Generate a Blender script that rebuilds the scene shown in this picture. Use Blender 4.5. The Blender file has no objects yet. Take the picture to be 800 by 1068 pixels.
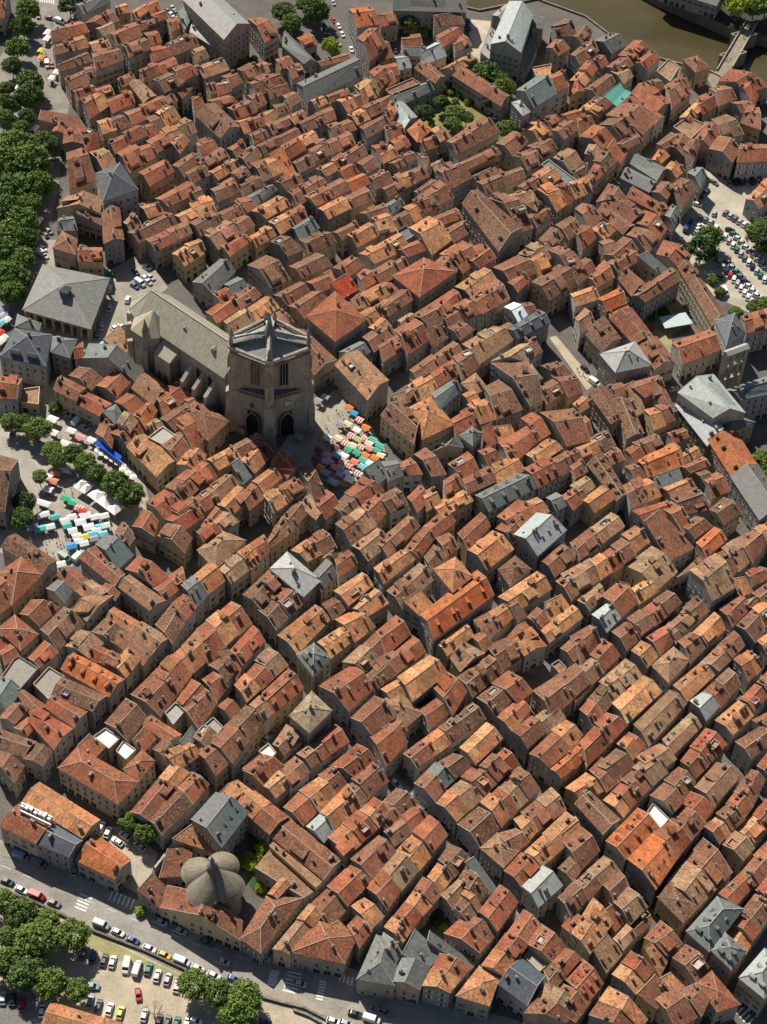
import bpy, math, random
from mathutils import Vector, Matrix
random.seed(7)
# ------------------------------------------------------------------ camera, world, sun, exposure
SC = bpy.context.scene
COL = SC.collection
PITCH = math.radians(48); ROLL = math.radians(3.6); FPX = 1950.0; DIST = 655.0
r0 = Vector((1, 0, 0)); u0 = Vector((0, math.sin(PITCH), math.cos(PITCH))); FW = Vector((0, math.cos(PITCH), -math.sin(PITCH)))
R_ = math.cos(ROLL)*r0 + math.sin(ROLL)*u0
U_ = -math.sin(ROLL)*r0 + math.cos(ROLL)*u0
CAM = -DIST*FW
cd = bpy.data.cameras.new('camera'); cam = bpy.data.objects.new('camera', cd); COL.objects.link(cam)
m = Matrix((R_, U_, -FW)).transposed().to_4x4(); m.translation = CAM
cam.matrix_world = m
cd.sensor_fit = 'VERTICAL'; cd.sensor_height = 24; cd.lens = FPX/1068*24
cd.clip_start = 1; cd.clip_end = 12000
SC.camera = cam
SUN_EL = math.radians(46); SDIR = Vector((-0.53, 0.848, 0)).normalized()*math.cos(SUN_EL) + Vector((0, 0, math.sin(SUN_EL)))
w = bpy.data.worlds.new('World'); SC.world = w; w.use_nodes = True
nt = w.node_tree; bg = nt.nodes['Background']; sky = nt.nodes.new('ShaderNodeTexSky'); sky.sky_type = 'NISHITA'
sky.sun_disc = False; sky.sun_elevation = SUN_EL; sky.sun_rotation = math.atan2(SDIR.x, SDIR.y) % (2*math.pi)
nt.links.new(sky.outputs[0], bg.inputs[0]); bg.inputs[1].default_value = 0.05
sl = bpy.data.lights.new('sun', 'SUN'); sl.energy = 5.0; sl.angle = math.radians(0.5); sl.color = (1, .93, .83)
so = bpy.data.objects.new('sun', sl); COL.objects.link(so); so.rotation_euler = (-SDIR).to_track_quat('-Z', 'Y').to_euler()
SC.view_settings.view_transform = 'Standard'; SC.view_settings.look = 'None'; SC.view_settings.exposure = 0.42; SC.view_settings.gamma = 1
SC.render.engine = 'CYCLES'; SC.cycles.max_bounces = 4; SC.cycles.diffuse_bounces = 2

# ------------------------------------------------------------------ photo pixel -> point of the place
def at(px, py, z=0.0):
    d = FW + R_*((px-400)/FPX) - U_*((py-534)/FPX)
    return CAM + d*((z-CAM.z)/d.z)
def pj(p):
    v = p-CAM; q = v.dot(FW); return (400+FPX*v.dot(R_)/q, 534-FPX*v.dot(U_)/q)

# ------------------------------------------------------------------ materials
def newmat(name, rough=.85, metal=0):
    M = bpy.data.materials.new(name); M.use_nodes = True; N = M.node_tree
    b = N.nodes['Principled BSDF']; b.inputs['Roughness'].default_value = rough; b.inputs['Metallic'].default_value = metal
    b.inputs['Specular IOR Level'].default_value = .25
    return M, N, b
def nd(N, t, **k):
    n = N.nodes.new(t)
    for a, v in k.items():
        if a in n.inputs.keys(): n.inputs[a].default_value = v
        else: setattr(n, a, v)
    return n
def mixc(N, fac, a, b, mode='MIX'):
    n = N.nodes.new('ShaderNodeMix'); n.data_type = 'RGBA'; n.blend_type = mode
    for s, v in ((0, fac), (6, a), (7, b)):
        if hasattr(v, 'links'): N.links.new(v, n.inputs[s])
        else: n.inputs[s].default_value = v if s == 0 else (*v, 1)
    return n.outputs[2]
def ramp(N, src, a, b, lo=0, hi=1):
    n = N.nodes.new('ShaderNodeMapRange'); N.links.new(src, n.inputs[0])
    n.inputs[1].default_value = a; n.inputs[2].default_value = b; n.inputs[3].default_value = lo; n.inputs[4].default_value = hi
    return n.outputs[0]
def mul(N, a, b, op='MULTIPLY'):
    n = N.nodes.new('ShaderNodeMath'); n.operation = op
    for i, v in enumerate((a, b)):
        if hasattr(v, 'links'): N.links.new(v, n.inputs[i])
        else: n.inputs[i].default_value = v
    return n.outputs[0]
def noise(N, vec, scale, detail=4, rough=.6):
    n = nd(N, 'ShaderNodeTexNoise'); n.inputs['Scale'].default_value = scale; n.inputs['Detail'].default_value = detail; n.inputs['Roughness'].default_value = rough
    if vec: N.links.new(vec, n.inputs['Vector'])
    return n.outputs['Fac']
def scaled(N, src, s):
    n = N.nodes.new('ShaderNodeVectorMath'); n.operation = 'MULTIPLY'; N.links.new(src, n.inputs[0]); n.inputs[1].default_value = s
    return n.outputs[0]
def bump(N, b, h, strength, dist=.1):
    n = N.nodes.new('ShaderNodeBump'); n.inputs['Strength'].default_value = strength; n.inputs['Distance'].default_value = dist
    N.links.new(h, n.inputs['Height']); N.links.new(n.outputs[0], b.inputs['Normal'])
def gray(N, v):
    n = N.nodes.new('ShaderNodeCombineColor')
    for i in range(3): N.links.new(v, n.inputs[i])
    return n.outputs[0]
def tintnode(N):
    n = N.nodes.new('ShaderNodeAttribute'); n.attribute_name = 'tint'; return n

def mk_tile():
    M, N, b = newmat('canal_tiles', .9)
    t = tintnode(N); uv = N.nodes.new('ShaderNodeUVMap').outputs[0]
    streak = noise(N, scaled(N, uv, (4.2, .6, 1)), 1, 5, .72)
    speck = noise(N, scaled(N, uv, (1.5, .8, 1)), 1.5, 7, .85)
    fine = noise(N, scaled(N, uv, (1.6, .7, 1)), 3.6, 3, .8)
    patch = nd(N, 'ShaderNodeTexVoronoi'); N.links.new(scaled(N, uv, (.42, .3, 1)), patch.inputs['Vector']); patch.distance = 'CHEBYCHEV'
    base = mixc(N, 1, t.outputs['Color'], gray(N, ramp(N, streak, .3, .7, .44, 1.42)), 'MULTIPLY')
    base = mixc(N, 1, base, gray(N, ramp(N, fine, .32, .68, .55, 1.45)), 'MULTIPLY')
    base = mixc(N, 1, base, gray(N, ramp(N, noise(N, scaled(N, uv, (1, .6, 1)), .33, 3, .6), .35, .65, .68, 1.25)), 'MULTIPLY')
    # relaid patches of newer or older tiles
    sep = N.nodes.new('ShaderNodeSeparateColor'); N.links.new(patch.outputs['Color'], sep.inputs[0])
    base = mixc(N, mul(N, ramp(N, sep.outputs[0], .80, .84), .55), base, (.48, .16, .04))
    base = mixc(N, mul(N, ramp(N, sep.outputs[1], .80, .84), .6), base, (.14, .075, .04))
    # lichen (pale) and moss (dark), growing with the age of the roof
    age = t.outputs['Alpha']
    l = mul(N, ramp(N, speck, .52, .58), age)
    base = mixc(N, mul(N, l, .85), base, (.44, .33, .19))
    sp2 = noise(N, scaled(N, uv, (2.2, .6, 1)), 1.0, 6, .8)
    k = mul(N, ramp(N, sp2, .50, .60), ramp(N, age, 0, 1, .25, .85))
    base = mixc(N, mul(N, k, .8), base, (.085, .055, .04))
    wv = nd(N, 'ShaderNodeTexWave'); wv.wave_type = 'BANDS'; wv.bands_direction = 'X'; wv.inputs['Scale'].default_value = .32*2; wv.inputs['Distortion'].default_value = .6; wv.inputs['Detail'].default_value = 1
    N.links.new(uv, wv.inputs['Vector'])
    base = mixc(N, 1, base, gray(N, ramp(N, wv.outputs['Fac'], 0, 1, .6, 1.12)), 'MULTIPLY')
    N.links.new(base, b.inputs['Base Color'])
    bump(N, b, mul(N, mul(N, wv.outputs['Fac'], .5), speck, 'ADD'), .5, .12)
    return M
def mk_simple(name, rough, s1, lo, hi, s2=None, bstr=0, streaks=False, spec=None, metal=0):
    M, N, b = newmat(name, rough, metal)
    t = tintnode(N); g = N.nodes.new('ShaderNodeNewGeometry').outputs['Position']
    n1 = noise(N, scaled(N, g, (1, 1, .35 if streaks else 1)), s1, 6, .65)
    c = mixc(N, 1, t.outputs['Color'], gray(N, ramp(N, n1, .3, .7, lo, hi)), 'MULTIPLY')
    if s2:
        n2 = noise(N, g, s2, 3, .6)
        c = mixc(N, 1, c, gray(N, ramp(N, n2, .35, .65, (lo+1)/2, (hi+1)/2)), 'MULTIPLY')
    N.links.new(c, b.inputs['Base Color'])
    if name == 'stone':
        sx = N.nodes.new('ShaderNodeSeparateXYZ'); N.links.new(g, sx.inputs[0]); cb = N.nodes.new('ShaderNodeCombineXYZ')
        N.links.new(mul(N, sx.outputs[0], sx.outputs[1], 'SUBTRACT'), cb.inputs[0]); N.links.new(sx.outputs[2], cb.inputs[1])
        bk = N.nodes.new('ShaderNodeTexBrick'); N.links.new(cb.outputs[0], bk.inputs['Vector']); bk.inputs['Scale'].default_value = .9; bk.inputs['Color1'].default_value = (.78, .78, .78, 1); bk.inputs['Color2'].default_value = (1.18, 1.15, 1.1, 1); bk.inputs['Mortar'].default_value = (.6, .58, .55, 1); bk.inputs['Mortar Size'].default_value = .03
        c = mixc(N, 1, c, bk.outputs['Color'], 'MULTIPLY'); N.links.new(c, b.inputs['Base Color'])
    if bstr: bump(N, b, n1, bstr, .1)
    if spec is not None: b.inputs['Specular IOR Level'].default_value = spec
    return M
def mk_slate():
    M, N, b = newmat('slate', .62)
    t = tintnode(N); uv = N.nodes.new('ShaderNodeUVMap').outputs[0]
    n1 = noise(N, scaled(N, uv, (1.2, .5, 1)), .8, 6, .7)
    n2 = noise(N, uv, 3.5, 3, .7)
    c = mixc(N, 1, t.outputs['Color'], gray(N, ramp(N, n1, .3, .7, .7, 1.3)), 'MULTIPLY')
    c = mixc(N, 1, c, gray(N, ramp(N, n2, .3, .7, .8, 1.2)), 'MULTIPLY')
    l = mul(N, ramp(N, noise(N, uv, .7, 7, .75), .52, .62), t.outputs['Alpha'])
    c = mixc(N, mul(N, l, .6), c, (.30, .30, .22))
    N.links.new(c, b.inputs['Base Color']); b.inputs['Specular IOR Level'].default_value = .4
    bump(N, b, n2, .3, .06)
    return M
def mk_flat(name, col, rough=.4, spec=.5, metal=0):
    M, N, b = newmat(name, rough, metal); b.inputs['Base Color'].default_value = (*col, 1); b.inputs['Specular IOR Level'].default_value = spec
    return M
def mk_water():
    M, N, b = newmat('river_water', .12); g = N.nodes.new('ShaderNodeNewGeometry').outputs['Position']
    n = noise(N, scaled(N, g, (.4, 1, 1)), .03, 5, .6)
    N.links.new(mixc(N, ramp(N, n, .35, .65), (.05, .043, .02), (.085, .068, .032)), b.inputs['Base Color'])
    bump(N, b, noise(N, g, .5, 4, .6), .12, .2)
    return M
MATS = [mk_tile(), mk_slate(),
        mk_simple('plaster', .92, .35, .72, 1.2, 2.2, .15, True),
        mk_flat('window_glass', (.015, .018, .022), .15, .5),
        mk_simple('paint', .6, 1, .9, 1.08),
        mk_simple('stone', .92, .5, .68, 1.25, 3.0, .5, True),
        mk_simple('mortar', .95, 1.5, .75, 1.2, 4.),
        mk_simple('metal_paint', .35, 1, .95, 1.05, spec=.6),
        mk_simple('brick', .9, 1.5, .7, 1.25, 5.),
        mk_simple('foliage', .75, .5, .75, 1.2),
        mk_simple('bark', .95, 1, .7, 1.2),
        mk_simple('cloth', .8, .8, .9, 1.06),
        mk_simple('ground_cover', .95, .12, .72, 1.22, 1.5, .1),
        mk_water()]
TILE, SLATE, PLASTER, GLASS, PAINT, STONE, MORTAR, METAL, BRICK, LEAF, BARK, CLOTH, GROUND, WATER = range(14)

# ------------------------------------------------------------------ mesh builder
class MB:
    def __init__(s): s.v = []; s.f = []; s.m = []; s.uv = []; s.t = []
    def face(s, pts, m, tint=(.5, .5, .5), age=0, uv=None):
        i = len(s.v); n = len(pts); s.v += [tuple(p) for p in pts]; s.f.append(tuple(range(i, i+n))); s.m.append(m)
        s.uv += uv if uv else [(0, 0)]*n
        s.t += [(tint[0], tint[1], tint[2], age)]*n
    def add(s, o, off=None):
        i = len(s.v); s.v += o.v if off is None else [(a[0]+off[0], a[1]+off[1], a[2]+off[2]) for a in o.v]
        s.f += [tuple(k+i for k in f) for f in o.f]; s.m += o.m; s.uv += o.uv; s.t += o.t
    def slope(s, e0, e1, r1, r0_, m, tint, age, th=.22, rnd=0.0):
        """roof plane: eave e0->e1, ridge r0_->r1 (may coincide); a slab with thickness"""
        e0, e1, r1, r0_ = map(Vector, (e0, e1, r1, r0_))
        du = (e1-e0); L = du.length or 1; du = du/L
        def uvp(p):
            q = p-e0; u = q.dot(du); return (u+rnd*37.3, (q-du*u).length+rnd*71.7)
        pts = [e0, e1, r1, r0_] if (r1-r0_).length > .05 else [e0, e1, (r1+r0_)/2]
        n = (pts[1]-pts[0]).cross(pts[2]-pts[0])
        if n.z < 0: pts = pts[::-1]
        s.face(pts, m, tint, age, [uvp(p) for p in pts])
        lo = [p-Vector((0, 0, th)) for p in pts]
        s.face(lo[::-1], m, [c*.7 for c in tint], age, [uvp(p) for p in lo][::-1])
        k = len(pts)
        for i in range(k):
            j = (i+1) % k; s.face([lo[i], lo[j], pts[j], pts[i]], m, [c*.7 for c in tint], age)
    def prism(s, poly, z0, z1, m, tint, top=True, age=0, topm=None, toptint=None):
        """vertical prism over a ground polygon"""
        a = sum(poly[i][0]*poly[(i+1) % len(poly)][1]-poly[(i+1) % len(poly)][0]*poly[i][1] for i in range(len(poly)))
        if a < 0: poly = poly[::-1]
        n = len(poly)
        for i in range(n):
            p, q = poly[i], poly[(i+1) % n]
            s.face([(p[0], p[1], z0), (q[0], q[1], z0), (q[0], q[1], z1), (p[0], p[1], z1)], m, tint, age)
        if top:
            s.face([(p[0], p[1], z1) for p in poly], m if topm is None else topm, toptint or tint, age, [(p[0], p[1]) for p in poly])
    def box(s, c, ax, L, W, z0, z1, m, tint, age=0):
        """box centred on c (xy), long axis ax"""
        a = Vector((ax[0], ax[1])).normalized(); b = Vector((-a.y, a.x)); c = Vector((c[0], c[1]))
        s.prism([c-a*L/2-b*W/2, c+a*L/2-b*W/2, c+a*L/2+b*W/2, c-a*L/2+b*W/2], z0, z1, m, tint, True, age)
    def bar(s, p, q, wd, ht, m, tint):
        """beam p->q lying along a ridge or verge"""
        p, q = Vector(p), Vector(q); d = q-p
        if d.length < .05: return
        d.normalize(); sd = d.cross(Vector((0, 0, 1)))
        if sd.length < .01: sd = Vector((1, 0, 0))
        sd.normalize(); up = sd.cross(d); sd = sd*wd/2; up = up*ht/2
        c = [[p-sd-up, p+sd-up, p+sd+up, p-sd+up], [q-sd-up, q+sd-up, q+sd+up, q-sd+up]]
        for i in range(4):
            j = (i+1) % 4; s.face([c[0][i], c[0][j], c[1][j], c[1][i]], m, tint)
        s.face(c[0][::-1], m, tint); s.face(c[1], m, tint)
    def lathe(s, c, prof, n, m, tint, z=0, rfun=None, age=0, uvs=True, a0=0):
        rings = []
        for r, h in prof:
            rings.append([(c[0]+r*(rfun(2*math.pi*i/n) if rfun else 1)*math.cos(a0+2*math.pi*i/n), c[1]+r*(rfun(2*math.pi*i/n) if rfun else 1)*math.sin(a0+2*math.pi*i/n), z+h) for i in range(n)])
        for k in range(len(rings)-1):
            for i in range(n):
                j = (i+1) % n
                s.face([rings[k][i], rings[k][j], rings[k+1][j], rings[k+1][i]], m, tint, age, [(i*.5, k), ((i+1)*.5, k), ((i+1)*.5, k+1), (i*.5, k+1)])
        if prof[-1][0] > .02: s.face(rings[-1], m, tint, age)
    def mesh(s, name, org=(0, 0, 0), rot=0):
        me = bpy.data.meshes.new(name)
        used = sorted(set(s.m)); mp = {u: i for i, u in enumerate(used)}
        if org != (0, 0, 0): vs = [(a[0]-org[0], a[1]-org[1], a[2]-org[2]) for a in s.v]
        else: vs = s.v
        me.from_pydata(vs, [], s.f)
        for u in used: me.materials.append(MATS[u])
        me.polygons.foreach_set('material_index', [mp[k] for k in s.m])
        ul = me.uv_layers.new(name='UVMap'); ul.data.foreach_set('uv', [c for p in s.uv for c in p])
        at_ = me.attributes.new('tint', 'FLOAT_COLOR', 'CORNER'); at_.data.foreach_set('color', [c for p in s.t for c in p])
        me.update()
        return me
    def build(s, name, parent=None, org=(0, 0, 0), shade=False):
        me = s.mesh(name, org)
        if shade:
            me.polygons.foreach_set('use_smooth', [True]*len(me.polygons))
        o = bpy.data.objects.new(name, me); COL.objects.link(o)
        if parent: o.parent = parent
        elif org != (0, 0, 0): o.location = org
        return o
def link(name, me, parent=None, loc=(0, 0, 0), rz=0, scale=None):
    o = bpy.data.objects.new(name, me); COL.objects.link(o); o.parent = parent; o.location = loc; o.rotation_euler = (0, 0, rz)
    if scale: o.scale = scale if hasattr(scale, '__len__') else (scale,)*3
    return o
def tag(o, label=None, cat=None, group=None, kind=None):
    if label: o['label'] = label
    if cat: o['category'] = cat
    if group: o['group'] = group
    if kind: o['kind'] = kind
    return o
def empty(name, loc, label=None, cat=None, group=None, rz=0):
    o = bpy.data.objects.new(name, None); COL.objects.link(o); o.location = loc; o.rotation_euler = (0, 0, rz); o.empty_display_size = .1
    return tag(o, label, cat, group)
def copy_tree(o, parent=None):
    c = o.copy(); COL.objects.link(c); c.parent = parent
    for ch in o.children: copy_tree(ch, c)
    return c
ORD = ['', 'first', 'second', 'third', 'fourth', 'fifth', 'sixth', 'seventh', 'eighth', 'ninth', 'tenth', 'eleventh', 'twelfth', 'thirteenth', 'fourteenth', 'fifteenth', 'sixteenth', 'seventeenth', 'eighteenth', 'nineteenth', 'twentieth',
       'twenty-first', 'twenty-second', 'twenty-third', 'twenty-fourth', 'twenty-fifth', 'twenty-sixth', 'twenty-seventh', 'twenty-eighth', 'twenty-ninth', 'thirtieth']
def px4(ox, oy, s, lst): return [(ox+x/s, oy+y/s) for x, y in lst]
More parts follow.
